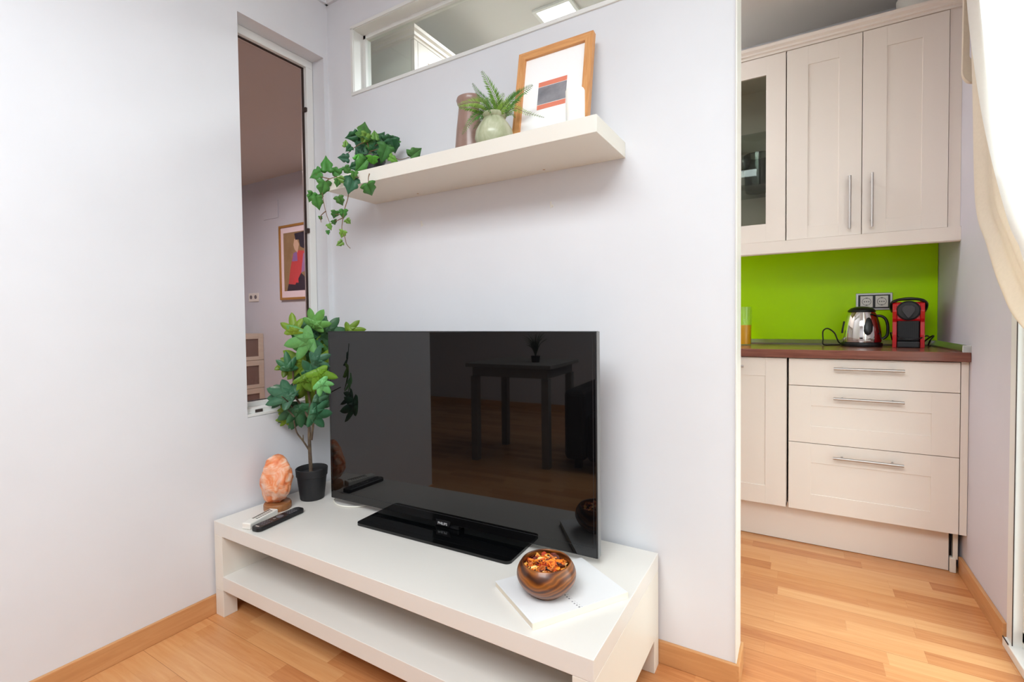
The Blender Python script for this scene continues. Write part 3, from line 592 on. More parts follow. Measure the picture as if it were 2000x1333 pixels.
# double wall socket
t = thing('wall_socket', 'silver framed double power socket on the green splashback behind the kettle', 'socket', (2.19, 1.597, 1.15))
MB().box(2.114, 2.267, 1.590, 1.5978, 1.104, 1.192, .003).build('frame', pmat('silver_plastic', (196, 196, 200), 0.3, metal=.4), t)
MB().box(2.124, 2.257, 1.5885, 1.5905, 1.113, 1.183).build('inner_frame', 'black', t)
for cx in (2.159, 2.222):
    c = MB().box(cx - .026, cx + .026, 1.5855, 1.589, 1.119, 1.177, .001).build('socket_insert', 'plastic_white', t)
    m = MB()
    rot = Matrix.Translation((cx, 1.5856, 1.148)) @ Matrix.Rotation(PI / 2, 4, 'X')
    m.lathe([(.0195, -.0004), (.0195, .0010), (.0178, .0010), (.0178, -.0004)], (0, 0, 0), 28, mtx=rot)
    for dx in (-.009, 0, .009): m.lathe([(0, .0012), (.0026, .0012), (.0026, -.0004)], (0, 0, 0), 12, mtx=Matrix.Translation((cx + dx, 1.5856, 1.148)) @ Matrix.Rotation(PI / 2, 4, 'X'))
    m.box(cx - .004, cx + .004, 1.5844, 1.5858, 1.164, 1.168).box(cx - .003, cx + .003, 1.5844, 1.5858, 1.128, 1.132)
    m.build('contact_well', 'black', c)

# kettle
kx, ky, kz = 2.125, 1.435, .9242
t = thing('kettle', 'chrome electric kettle with a black lid and base on the walnut worktop', 'kettle', (kx, ky, kz))
MB().lathe([(0, 0), (.083, 0), (.086, .006), (.084, .018), (.074, .022), (0, .022)], (kx, ky, kz), 48).build('base', 'black', t)
MB().lathe([(.0, .0225), (.079, .0225), (.081, .034), (.080, .06), (.077, .09), (.072, .12), (.064, .148), (.055, .168), (.0, .170)], (kx, ky, kz), 64).build('body', 'chrome', t)
MB().lathe([(.054, .1685), (.0575, .172), (.056, .178), (.045, .188), (.026, .195), (0, .198)], (kx, ky, kz), 48).build('lid', 'black', t)
# handle: on the side turned to the left and back
ha = math.radians(172); hx, hy = math.cos(ha), math.sin(ha)
P = [(kx + hx * r, ky + hy * r, kz + z) for r, z in ((.050, .176), (.078, .172), (.094, .150), (.099, .110), (.096, .065), (.084, .040))]
ha2 = math.radians(-8)
P = [(kx + math.cos(ha2) * r, ky + math.sin(ha2) * r, kz + z) for r, z in ((.058, .150), (.080, .147), (.096, .130), (.103, .095), (.100, .055), (.082, .036))]
MB().tube(P, .0065, 10, sub=6).build('handle', 'black', t)
m = MB().lathe([(0, -.045), (.010, -.040), (.018, -.025), (.0205, -.005), (.019, .018), (.014, .036), (.008, .043), (0, .045)], (0, 0, 0), 24, sy=.45,
               mtx=Matrix.Translation((kx + .018, ky - .0690, kz + .100)) @ Matrix.Rotation(math.radians(-14), 4, 'X'))
m.build('water_gauge', 'black', t)
m = MB().box(-.012, .012, -.002, .001, 0, .004).box(-.012, .002, -.002, .001, -.008, -.004).box(-.012, .012, -.002, .001, -.016, -.012)
bmesh.ops.transform(m.bm, matrix=Matrix.Translation((kx + .016, ky - .0800, kz + .046)) @ Matrix.Rotation(math.radians(6), 4, 'Z'), verts=m.bm.verts)
m.build('badge', 'plastic_white', t)
m = MB().box(-.003, .003, -.010, .010, -.03, .03, .002)
bmesh.ops.transform(m.bm, matrix=Matrix.Translation((kx - .0765, ky - .004, kz + .095)) @ Matrix.Rotation(math.radians(9), 4, 'Y'), verts=m.bm.verts)
m.build('switch', 'black', t)
P = [(kx - .075, ky + .02, kz + .006), (kx - .095, ky - .005, kz + .022), (kx - .112, ky - .01, kz + .066), (kx - .140, ky - .005, kz + .088), (kx - .160, ky, kz + .075), (kx - .160, ky + .002, kz + .035), (kx - .158, ky + .004, kz + .006), (kx - .12, ky + .03, kz + .0035), (kx - .08, ky + .07, kz + .0035)]
MB().tube(P, .0032, 8, sub=8).build('power_cord', 'black', t)

# coffee machine
t = thing('coffee_machine', 'small red and black capsule coffee machine at the right end of the worktop', 'coffee machine', (2.305, 1.43, .9242), math.radians(-8))
W2 = .058
body = MB()
# red housing: two cheeks with a rounded outline, plus bridge
def cheek(x0, x1):
    pr = [(-.085, 0), (.12, 0), (.125, .02), (.125, .19), (.11, .215), (.06, .224), (-.05, .222), (-.085, .205), (-.098, .17), (-.092, .135), (-.084, .12), (-.090, .06)]
    body.prism(pr, (x0, x1), 'x')
cheek(-W2, -W2 + .016); cheek(W2 - .016, W2)
body.box(-W2 + .012, W2 - .012, -.070, .12, .12, .212, .01)
body.box(-W2 + .012, W2 - .012, .03, .12, 0.0, .13, .004)
body.box(-.052, .052, -.088, -.068, .122, .212, .012)
hb = body.build('housing', 'red', t, world=False)
bv = hb.modifiers.new('bevel', 'BEVEL'); bv.width = .004; bv.segments = 3; bv.limit_method = 'ANGLE'
m = MB()
m.box(-.040, .040, -.080, .03, .030, .128, .004)
for k in range(11): m.box(-.037 + k * .0069, -.033 + k * .0069, -.084, -.079, .036, .124)
m.build('grille', 'black', t, world=False)
MB().box(-.041, .041, -.100, .03, .0, .030, .006).build('drip_tray', 'black_matt', t, world=False)
m = MB().lathe([(0, 0), (.043, 0), (.045, .006), (.038, .014), (0, .016)], (0, 0, 0), 36, mtx=Matrix.Translation((0, -.088, .172)) @ Matrix.Rotation(PI / 2, 4, 'X'))
hd = m.build('brew_head', 'black_matt', t, world=False)
pr = [(0, -.038), (.010, -.026), (.022, -.004), (.022, .010), (.012, .020), (-.012, .020), (-.022, .010), (-.022, -.004), (-.010, -.026)]
m = MB().prism([(a, b + .175) for a, b in pr], (-.112, -.100), 'y')
m.build('spout_plate', pmat('grey_plastic', (58, 56, 58), .4), hd, world=False)
m = MB().tube([(-.060, .04, .170), (-.064, -.02, .185), (-.063, -.06, .205), (-.045, -.086, .220), (0, -.094, .227), (.045, -.086, .220), (.063, -.06, .205), (.064, -.02, .185), (.060, .04, .170)], .0065, 10, sub=5)
m.build('lever', 'black', t, world=False)
m = MB().lathe([(0, 0), (.046, 0), (.046, .004), (.04, .008), (0, .010)], (0, .0, .2215), 32)
m.build('lid', 'black', t, world=False)
P = [(.056, .06, .02), (.085, .03, .05), (.092, .0, .052), (.080, -.02, .035), (.074, .02, .006), (.085, .08, .004)]
MB().tube(P, .0032, 8, sub=6).build('power_cord', 'black', t, world=False)
P = [(-.060, .07, .030), (-.064, .02, .055), (-.063, -.03, .068), (-.02, -.104, .044), (.03, -.106, .042), (.064, -.06, .055), (.075, -.01, .05)]
MB().tube(P, .003, 8, sub=6).build('front_cord', 'black', t, world=False)

# glass of juice near the wall end
gx, gy = 1.606, 1.40
t = thing('juice_glass', 'tall straight glass half full of orange juice at the left of the worktop', 'glass', (gx, gy, .9242))
MB().lathe([(0, 0), (.030, 0), (.0315, .003), (.034, .205), (.0345, .207), (.0335, .207), (.0318, .1), (.0298, .006), (0, .005)], (gx, gy, .9242), 40).build('tumbler', 'tumbler', t)
MB().lathe([(0, .0055), (.0293, .0055), (.0308, .108), (0, .108)], (gx, gy, .9242), 40).build('juice', 'juice', t)

# ================================================================ LIVING ROOM
# television bench
TX, TY = 0.0135, -0.0155
TW, TD, TH = 1.476, 0.545, 0.348
t = thing('television_bench', 'low white television bench with an open lower shelf against the front wall', 'bench', (TX + TW / 2, TY - TD / 2, 0))
m = MB().box(TX, TX + TW, TY - TD, TY, TH - .05, TH, .0012); m.build('tabletop', 'white_top', t)
SZ0, SZ1 = .100, .151
MB().box(TX + .050, TX + TW - .050, TY - TD, TY - .01, SZ0, SZ1, .0012).build('shelf', 'white_top', t)
for x0 in (TX, TX + TW - .05): MB().box(x0, x0 + .05, TY - TD + .0003, TY - .0003, SZ0, TH - .0505, .001).build('side_panel', 'white', t)
for x0 in (TX, TX + TW - .05):
    for y0 in (TY - TD + .0003, TY - .0503):
        MB().box(x0, x0 + .05, y0, y0 + .05, 0, SZ0 - .0005, .001).build('leg', 'white', t)

# floating shelf
SX, SZ = 0.288, 1.579
t = thing('wall_shelf', 'thick white floating shelf fixed to the wall above the television', 'shelf', (SX + .55, -.125, SZ))
MB().box(SX, SX + 1.10, -.252, -.0005, SZ, SZ + .048, .0012).build('board', 'white', t)
capm = pmat('beige_cap', (190, 160, 130), .5)
for x in (SX + .27, SX + .83): MB().lathe([(0, 0), (.004, 0), (.004, -.001), (0, -.0012)], (x, -.035, SZ), 14).build('screw_cap', capm, t)
# hooks left on the wall
for k, x in enumerate((1.128, 0.546)):
    m = MB().box(x - .004, x + .001, -.003, 0, 1.455, 1.478, .001).box(x + .002, x + .008, -.004, 0, 1.458, 1.466, .001)
    tag(m.build('wall_hook', 'plastic_white'), ('small white adhesive hook on the wall under the right end of the shelf', 'small white adhesive hook on the wall under the left half of the shelf')[k], 'hook')

# television
tvc = Vector((0.806, -0.200, TH)); TR = math.radians(2.3)
t = thing('television', 'large black flat television standing on the white bench', 'television', tvc, TR)
PW, z0, z1 = 0.553, .024, .689
MB().box(-PW, PW, -.012, .012, z0, z1, .002).build('panel', 'black', t, world=False)
m = MB().box(-PW + .003, PW - .003, -.0135, -.0115, z0 + .003, z1 - .003, .0006)
m.build('screen', 'screen', t, world=False)
m = MB().box(-PW + .09, PW - .09, .012, .045, z0 + .05, z1 - .16, .012); m.build('rear_housing', 'black_matt', t, world=False)
m = MB().box(PW + .0001, PW + .0016, -.010, .014, z0 + .001, z1 - .001)
m.build('edge_trim', 'grey_edge', t, world=False)
m = MB()
m.box(-PW + .012, PW - .012, -.0138, -.0132, z0 + .030, z0 + .0312); m.box(-PW + .010, -PW + .0112, -.0138, -.0132, z0 + .030, z1 - .014); m.box(PW - .0112, PW - .010, -.0138, -.0132, z0 + .030, z1 - .014)
m.build('bezel_line', 'black_matt', t, world=False)
# stand: glass plate and neck
def rrect(x0, x1, y0, y1, r, n=6):
    out = []
    for cx, cy, a0 in ((x1 - r, y1 - r, 0), (x0 + r, y1 - r, 90), (x0 + r, y0 + r, 180), (x1 - r, y0 + r, 270)):
        for k in range(n + 1):
            a = math.radians(a0 + 90 * k / n); out.append((cx + r * math.cos(a), cy + r * math.sin(a)))
    return out
m = MB().prism(rrect(-.308, .318, -.120, .085, .018), (.0005, .0095), 'z')
st = m.build('stand_base', 'gloss_black', t, world=False)
MB().box(-.04, .06, -.008, .03, .009, z0 + .05, .004).build('stand_neck', 'black', t, world=False)
# maker's tab with lettering below the screen
m = MB().prism([(-.030, z0 + .012), (-.030, z0 - .007), (.024, z0 - .007), (.032, z0 + .012)], (-.0155, -.0125), 'y')
lt = m.build('logo_tab', 'black', t, world=False)
fc = bpy.data.curves.new('logo_letters', 'FONT'); fc.body = 'PHILIPS'; fc.size = .0125; fc.align_x = 'CENTER'; fc.extrude = .0002
fo = bpy.data.objects.new('logo_letters', fc); COL.objects.link(fo)
dg = bpy.context.evaluated_depsgraph_get(); me = bpy.data.meshes.new_from_object(fo.evaluated_get(dg)); bpy.data.objects.remove(fo)
me.materials.clear(); me.materials.append(pmat('silver_lettering', (215, 215, 215), .4))
fo = bpy.data.objects.new('logo_letters', me); COL.objects.link(fo); fo.parent = lt; fo.rotation_euler = (PI / 2, 0, 0); fo.location = (-.002, -.0158, z0 - .0035)

# white cable by the television
m = MB().tube([(.214, -.120, .3535), (.222, -.18, .3515), (.245, -.215, .3515), (.31, -.240, .3515), (.38, -.215, .3515), (.44, -.14, .3515), (.52, -.075, .3515), (.66, -.03, .3515)], .0028, 8, sub=8)
m.box(.206, .220, -.150, -.120, .3485, .364, .002)
tag(m.build('power_cable', 'cable'), 'white cable curling on the bench beneath the left corner of the television', 'cable')

# salt lamp
lx, ly = .112, -.372
t = thing('salt_lamp', 'orange pink salt crystal lamp on a round wooden base by the left wall', 'lamp', (lx, ly, TH + .0002))
MB().lathe([(0, 0), (.048, 0), (.050, .004), (.050, .020), (.047, .026), (0, .026)], (lx, ly, TH + .0002), 44).build('base', 'lampbase', t)
m = MB(); r = bmesh.ops.create_icosphere(m.bm, subdivisions=5, radius=1.0)
from mathutils import noise as mn
for v in m.bm.verts:
    p = v.co.copy(); zz = p.z
    w = 1.0 - .20 * max(0, zz) ** 1.6 - .10 * max(0, -zz) ** 2
    q = Vector((p.x * .065 * w, p.y * .053 * w, p.z * .0985))
    d = mn.fractal(p * 1.3 + Vector((3, 1, 7)), 1.0, 2.0, 4) * .010 + (abs(mn.noise(p * 2.6)) - .2) * .010
    q += p.normalized() * d
    q.x += .010 * zz
    # flat facets
    for nx, ny, nz, dd in ((-.75, -.5, .43, .0665), (.8, -.45, .4, .060), (.3, -.9, .1, .049), (-.3, -.2, .93, .090), (.75, -.1, .66, .078), (-.2, -.95, -.2, .050)):
        n = Vector((nx, ny, nz)).normalized(); s = q.dot(n) - dd
        if s > 0: q -= n * s * .8
    q.z = max(q.z, -.088)
    v.co = q + Vector((lx - .003, ly, TH + .114))
for f in m.bm.faces: f.smooth = True
m.build('crystal', 'salt', t)

# fig plant in its pot
px, py = .134, -.232
t = thing('potted_fig_plant', 'artificial fig plant in a black plastic pot between salt lamp and television', 'plant', (px, py, TH + .0002))
m = MB().lathe([(0, 0), (.045, 0), (.047, .003), (.0575, .094), (.0605, .096), (.0625, .125), (.0605, .127), (.0585, .124), (.056, .098), (.053, .098), (0, .098)], (px, py, TH + .0002), 56)
m.build('pot', 'black_matt', t)
MB().lathe([(0, .110), (.03, .107), (.0565, .104), (.056, .10), (0, .10)], (px, py, TH + .0002), 40).build('soil', 'soil', t)
m = MB()
for q in FIGS:
    pts = [Vector(p) for p in q[1:]]
    m.tube(pts, q[0], 8, r1=q[0] * .6, sub=5)
m.tube([(px, py, TH + .098), Vector(FIGS[0][1])], .008, 10)
m.build('stem', 'trunk', t)
LC = [(108, 196, 70), (122, 172, 78), (80, 140, 66), (56, 108, 70)]
LCF = [(128, 190, 112), (118, 148, 44), (98, 156, 84), (66, 116, 80)]
def leafshape(kind):
    # half outline (distance along the midrib, half width) for the blade
    if kind == 'ivy': return [(0, 0), (-.10, .16), (-.06, .34), (.06, .50), (.16, .44), (.26, .33), (.40, .40), (.52, .38), (.62, .26), (.80, .12), (1.0, 0)]
    if kind == 'fig': return [(0, 0), (-.08, .10), (-.10, .26), (.02, .42), (.14, .46), (.20, .36), (.22, .17), (.30, .24), (.46, .48), (.64, .54), (.68, .42), (.54, .24), (.44, .12), (.58, .15), (.80, .17), (.92, .11), (1.0, 0)]
FIG_LOBES = [(0.0, 1.0, .190, 0.0), (.74, .86, .165, .02), (-.74, .86, .165, .02), (1.62, .56, .150, .04), (-1.62, .56, .150, .04)]
def add_lobed(mb, P, T, Nn, size, colour, jit=.14):
    P, T, Nn = Vector(P), Vector(T).normalized(), Vector(Nn).normalized(); B = T.cross(Nn).normalized()
    curl = random.uniform(.04, .26); k0 = random.uniform(-.3, .3); side = random.uniform(-.12, .2)
    c = [max(0, min(1, v * random.uniform(1 - jit, 1 + jit))) for v in lin(colour)[:3]] + [1.0]; fs = []
    def pos(a, b): return P + size * (T * (a - .4) + B * b + Nn * (.1 - curl * (a * a + b * b * .8) + side * abs(b) + k0 * a * b * .5))
    for ang, ln, wd, off in FIG_LOBES:
        ang *= random.uniform(.88, 1.12); ln *= random.uniform(.88, 1.08); ca, sa = math.cos(ang), math.sin(ang); rows = []; n = 9
        for i in range(n + 1):
            u = i / n; w = wd * (math.sin(PI * min(1, u * .93 + .07) ** 1.35) ** .75 if u < 1 else 0) + (.16 * (1 - u * 2) if u < .5 else 0)
            row = []
            for s in (-1, 0, 1):
                a_, b_ = u * ln, s * w; q = pos(off + a_ * ca - b_ * sa, a_ * sa + b_ * ca)
                row.append(mb.bm.verts.new(q - Nn * size * (.022 if s == 0 else 0)))
            rows.append(row)
        for A_, B_ in zip(rows, rows[1:]):
            for j in (0, 1): fs.append(mb.bm.faces.new((A_[j], A_[j + 1], B_[j + 1], B_[j])))
    for f in fs: f.smooth = True
    mb.leafcol(fs, c)
def add_leaf(mb, P, T, Nn, size, kind, colour, jit=.12, petiole=True):
    P, T, Nn = Vector(P), Vector(T).normalized(), Vector(Nn).normalized(); B = T.cross(Nn).normalized()
    sh = leafshape(kind); k0 = random.uniform(-.35, .35); curl = random.uniform(.05, .28); side = random.uniform(.10, .35)
    c = [max(0, min(1, v * random.uniform(1 - jit, 1 + jit))) for v in lin(colour)[:3]] + [1.0]
    def pos(a, b):
        a2 = a - .45
        return P + size * (T * (a2) + B * b + Nn * (-curl * a * a + .1 + side * abs(b) * .5 - .25 * b * b + k0 * a * b * .6))
    mid = []; fs = []
    for s in (1, -1):
        mids = [mb.bm.verts.new(pos(max(0, a), 0)) for a, b in sh]; outs = [mb.bm.verts.new(pos(a, s * b * random.uniform(.94, 1.06))) for a, b in sh]
        for i in range(len(sh) - 1):
            q = []
            for v in (mids[i], outs[i], outs[i + 1], mids[i + 1]):
                if all((v.co - w.co).length > 1e-6 for w in q): q.append(v)
            if len(q) >= 3:
                try: fs.append(mb.bm.faces.new(q))
                except ValueError: pass
    for f in fs: f.smooth = True
    mb.leafcol(fs, c)
m = MB(); random.seed(3)
for l in FIG: add_lobed(m, l[0:3], l[3:6], l[6:9], l[9] * 1.03, LCF[l[10]])
lf = m.build('foliage', 'leaf', t)
lf.modifiers.new('solid', 'SOLIDIFY').thickness = .0006

# ivy on the shelf
ix, iy = .405, -.125; IZ = SZ + .0482
t = thing('trailing_ivy', 'trailing ivy in a small black pot spilling over the left end of the shelf', 'plant', (ix, iy, IZ))
MB().lathe([(0, 0), (.036, 0), (.048, .078), (.051, .080), (.051, .092), (.047, .092), (.044, .08), (0, .08)], (ix, iy, IZ), 36).build('pot', 'black', t)
m = MB()
for q in IVYS: m.tube([Vector(p) for p in q], .0021, 7, r1=.0011, sub=5)
m.tube([(ix, iy, IZ + .075), Vector(IVYS[0][0])], .003, 7)
m.build('vines', 'vine', t)
m = MB(); random.seed(8)
for l in IVY: add_leaf(m, l[0:3], l[3:6], l[6:9], l[9] * 1.16, 'ivy', LC[l[10]])
lf = m.build('foliage', 'leaf', t); lf.modifiers.new('solid', 'SOLIDIFY').thickness = .0005

# brown vase, green vase, fern
vx, vy = .868, -.115
m = MB().lathe([(0, 0), (.050, 0), (.053, .004), (.0525, .05), (.047, .11), (.040, .165), (.037, .190), (.042, .200), (.046, .212), (.043, .221), (.036, .222), (.033, .205), (.036, .16), (.045, .06), (0, .01)], (0, 0, 0), 52, sy=.8,
                mtx=Matrix.Translation((vx, vy, IZ)))
tag(m.build('brown_vase', 'vase_brown'), 'tall glossy mauve brown vase on the shelf behind the fern', 'vase')
gx, gy = 1.004, -.165
t = thing('fern_vase', 'rounded sage green glazed vase holding a fern on the shelf', 'vase', (gx, gy, IZ))
MB().lathe([(0, 0), (.040, 0), (.056, .014), (.0635, .036), (.060, .060), (.046, .084), (.037, .095), (.0345, .100), (.039, .104), (.0405, .110), (.037, .116), (.032, .115), (.030, .105), (.032, .095), (0, .02)], (gx, gy, IZ), 56).build('body', 'vase_green', t)
t = thing('fern', 'small green fern sprays standing in the sage green vase', 'plant', (gx, gy, IZ + .1))
m = MB(); st = MB(); random.seed(21)
FN = Vector(FERNN)
for q in FERN:
    w = q[0] * 1.3; pts = [Vector((gx, gy, IZ + .085))] + [Vector(p) for p in q[1:]]; P = catmull(pts, 9)
    st.tube(P, .0011, 6, r1=.0005)
    n0 = int(len(P) * .28); bc = random.choice([(104, 148, 50), (134, 168, 74), (86, 132, 60)])
    # even spacing along the frond
    for i in range(n0, len(P) - 1):
        for half in (0,):
            k = (i + half - n0) / (len(P) - 1 - n0); p = P[i].lerp(P[i + 1], half); T = (P[min(i + 1, len(P) - 1)] - P[i - 1]).normalized()
            B = T.cross(FN).normalized(); ll = w * (1 - k) ** .55 * min(1, .45 + 2.2 * k) * random.uniform(.9, 1.1)
            for s in (1, -1):
                D = (B * s * .78 + T * .62 + FN * random.uniform(-.25, .25)).normalized(); Wd = T.cross(D).cross(D).normalized(); wd = ll * .11
                c = list(lin(bc)[:3]) + [1.0]; f1 = random.uniform(.8, 1.3); c = [c[0] * f1, c[1] * f1, c[2] * f1, 1]
                v = [m.bm.verts.new(x) for x in (p, p + D * ll * .45 + Wd * wd, p + D * ll, p + D * ll * .45 - Wd * wd)]
                f = m.bm.faces.new(v); m.leafcol([f], c)
m.build('fronds', 'leaf', t).modifiers.new('solid', 'SOLIDIFY').thickness = .0004
st.build('stalks', 'frond_stem', t)

# picture frame leaning on the wall
fx0, fx1 = 1.036, 1.304; FH = .352; fy = -.098
t = thing('picture_frame', 'oak picture frame with an orange and grey print leaning on the shelf', 'picture', ((fx0 + fx1) / 2, fy, IZ))
lean = math.asin(.066 / FH); t.rotation_euler = (-lean, 0, 0)
w = (fx1 - fx0) / 2; b = .026; T_ = .020
def strip(pts, mat, y0=-T_, y1=0.0):
    return MB().prism(pts, (y0, y1), 'y', mat=mat)
m = MB()
m.prism([(-w, 0), (-w + b, b), (-w + b, FH - b), (-w, FH)], (-T_, 0), 'y', mat='frame_z'); m.prism([(w, 0), (w, FH), (w - b, FH - b), (w - b, b)], (-T_, 0), 'y', mat='frame_z')
m.prism([(-w, 0), (w, 0), (w - b, b), (-w + b, b)], (-T_, 0), 'y', mat='frame_x'); m.prism([(-w, FH), (-w + b, FH - b), (w - b, FH - b), (w, FH)], (-T_, 0), 'y', mat='frame_x')
m.build('frame', 'frame_z', t, world=False)
MB().box(-w + b - .002, w - b + .002, -.010, -.003, b - .002, FH - b + .002).build('mat_board', 'paper', t, world=False)
a0, a1 = -.052, .050; zc = .180
pr = noisy('print_grey', (112, 110, 116), (150, 148, 152), .6, ns=14, scale=(1, 1, 1))
org = pmat('print_orange', (226, 132, 106), .7)
m = MB().box(a0, a1, -.0108, -.0098, zc - .030, zc + .031, mat=pr).box(a0, a1, -.0108, -.0098, zc + .033, zc + .049, mat=org).box(a0, a1, -.0108, -.0098, zc - .048, zc - .032, mat=org)
m.build('print', pr, t, world=False)
# white candle in front
cx, cy = 1.306, -.205
t = thing('candle', 'white pillar candle standing on the shelf before the oak picture frame', 'candle', (cx, cy, IZ))
MB().lathe([(0, 0), (.0265, 0), (.0275, .002), (.0275, .098), (.0255, .102), (.020, .1005), (0, .100)], (cx, cy, IZ), 40).build('wax', 'candle', t)
MB().tube([(cx - .001, cy, IZ + .0995), (cx + .001, cy, IZ + .108)], .001, 6).build('wick', 'plastic_white', t)

# book and bowl
c0 = Vector((1.330, -.537)); e1 = Vector((.150, .234)).normalized(); e2 = Vector((-.182, .106)).normalized()
ang = math.atan2(e1.y, e1.x)
BL, BW, BH = .282, .208, .0165
t = thing('book', 'large white paperback book lying under the wooden bowl', 'book', (c0.x, c0.y, TH + .0002), ang)
MB().box(.001, BL - .001, .004, BW - .001, .0016, BH - .0016).build('pages', 'book_pages', t, world=False)
m = MB().box(0, BL, 0, BW, 0, .0015).box(0, BL, 0, BW, BH - .0015, BH, .0005)
m.build('cover', 'book_cover', t, world=False)
MB().box(0, BL, -.0012, .0035, .0002, BH - .0002, .0004).build('spine', 'book_spine', t, world=False)
bookM = Matrix.Translation((c0.x, c0.y, TH + .0002)) @ Matrix.Rotation(ang, 4, 'Z')
binv = bookM.inverted()
m = MB(); random.seed(4)
for (x, y, g_) in ((1.347, -.392, 1), (1.355, -.398, 1), (1.363, -.402, 1), (1.375, -.410, .8), (1.383, -.415, .8), (1.391, -.4185, .8), (1.399, -.4225, 1)):
    m.box(x - .0022 * g_, x + .0022 * g_, y - .0026 * g_, y + .0026 * g_, TH + .0002 + BH - .0003, TH + .0002 + BH + .0002)
    m.box(x + .004, x + .006, y + .004, y + .0055, TH + .0002 + BH - .0003, TH + .0002 + BH + .0002)
bmesh.ops.transform(m.bm, matrix=binv, verts=m.bm.verts)
m.build('cover_marks', 'ink', t, world=False)

bx, by, bz = 1.300, -.404, TH + .0002 + BH + .0006
t = thing('wooden_bowl', 'round dark wooden bowl filled with orange dried petals on the white book', 'bowl', (bx, by, bz))
prof = [(0, 0), (.036, 0), (.041, .003), (.050, .009), (.066, .024), (.0755, .042), (.0765, .056), (.072, .070), (.0655, .080), (.0625, .0835), (.0595, .082), (.060, .074), (.064, .056), (.062, .040), (.050, .022), (.03, .012), (0, .010)]
P = catmull([Vector((a, 0, b)) for a, b in prof], 4)
MB().lathe([(max(0, p.x), p.z) for p in P], (bx, by, bz), 72).build('body', 'bowl', t)
m = MB(); random.seed(9)
cols = [(236, 132, 34), (246, 160, 52), (214, 92, 30), (176, 60, 28), (112, 40, 26), (90, 40, 30), (242, 176, 84), (200, 106, 46), (250, 206, 130), (60, 34, 30)]
wts = [6, 5, 5, 3, 3, 3, 3, 4, 1, 2]
for k in range(230):
    a = random.uniform(0, 2 * PI); r = .056 * math.sqrt(random.random()); z = .062 + .012 * (1 - (r / .058) ** 2) + random.uniform(-.007, .006)
    c = Vector((bx + r * math.cos(a), by + r * math.sin(a), bz + z)); rot = Euler((random.uniform(-1, 1), random.uniform(-1, 1), random.uniform(0, 6.3))).to_matrix()
    s = random.uniform(.006, .0135); cu = random.uniform(.3, 1.3); n = 6; grid = []
    for i in range(n + 1):
        row = []
        for j in range(4):
            u = i / n * 2 - 1; v = (j / 3 * 2 - 1) * math.sqrt(max(.02, 1 - u * u)) * .7
            p = Vector((u * s, v * s * (1 + .15 * math.sin(5 * u)), s * cu * (v * v * 1.2 + .35 * u * u)))
            row.append(m.bm.verts.new(c + rot @ p))
        grid.append(row)
    fs = []
    for i in range(n):
        for j in range(3): fs.append(m.bm.faces.new((grid[i][j], grid[i + 1][j], grid[i + 1][j + 1], grid[i][j + 1])))
    for f in fs: f.smooth = True
    cc = lin(random.choices(cols, wts)[0]); m.leafcol(fs, cc)
fs = []
bmesh.ops.recalc_face_normals(m.bm, faces=m.bm.faces)
pt = m.build('dried_petals', 'petal', t, kind='stuff'); pt.modifiers.new('solid', 'SOLIDIFY').thickness = .0006
MB().lathe([(0, .058), (.058, .056), (.0585, .050), (0, .050)], (bx, by, bz), 32).build('petal_bed', pmat('dark_petal_bed', (82, 32, 22), .9), t)

# remote controls
def place(nx, ny, fx_, fy_):
    return math.atan2(fy_ - ny, fx_ - nx), math.hypot(fx_ - nx, fy_ - ny)
an, ln = place(.242, -.545, .219, -.345)
t = thing('remote_control', 'long black remote control at the left front of the bench', 'remote control', (.242, -.545, TH + .0004), an)
m = MB().prism(rrect(0, ln, -.0225, .0225, .016, 5), (.0, .016), 'z'); o = m.build('body', 'black', t, world=False)
bv = o.modifiers.new('bevel', 'BEVEL'); bv.width = .004; bv.segments = 3; bv.limit_method = 'ANGLE'
gb = pmat('grey_button', (96, 94, 100), .5); wb = pmat('pale_button', (210, 200, 190), .5)
m = MB()
for i in range(4):
    for j in range(3): m.lathe([(0, .0172), (.0032, .0172), (.0036, .0155), (0, .0155)], (.03 + i * .0105, -.011 + j * .011, 0), 10, mat=gb)
m.lathe([(0, .0175), (.012, .0172), (.0135, .0155), (0, .0155)], (.105, 0, 0), 24, mat=gb)
m.box(.078, .086, -.004, .004, .0155, .0175, .0006, mat=wb)
for i in range(4):
    for j in range(3): m.lathe([(0, .0172), (.0028, .0172), (.0032, .0155), (0, .0155)], (.138 + i * .010, -.011 + j * .011, 0), 10, mat=gb)
m.box(.010, .014, -.008, .008, .0155, .0168, mat=wb)
m.build('buttons', gb, t, world=False, kind='stuff')
# white one
ax, ay = .178 + .017, -.553 + .006
an, ln = place(.178, -.553, .140, -.425); ln = .138
t = thing('air_conditioner_remote', 'short white remote control with a small display beside the black one', 'remote control', (ax, ay, TH + .0004), an)
MB().box(0, ln, -.018, .018, 0, .022, .004, seg=3).build('body', 'plastic_white', t, world=False)
MB().box(.040, ln - .012, .004, .013, .0212, .0224, .0005).build('display', pmat('lcd_grey', (116, 112, 104), .2), t, world=False)
m = MB()
for k in range(8): m.box(.042 + k * .010, .047 + k * .010, -.011, -.002, .0212, .0228, .0004)
m.build('buttons', pmat('dark_key', (90, 86, 80), .5), t, world=False)

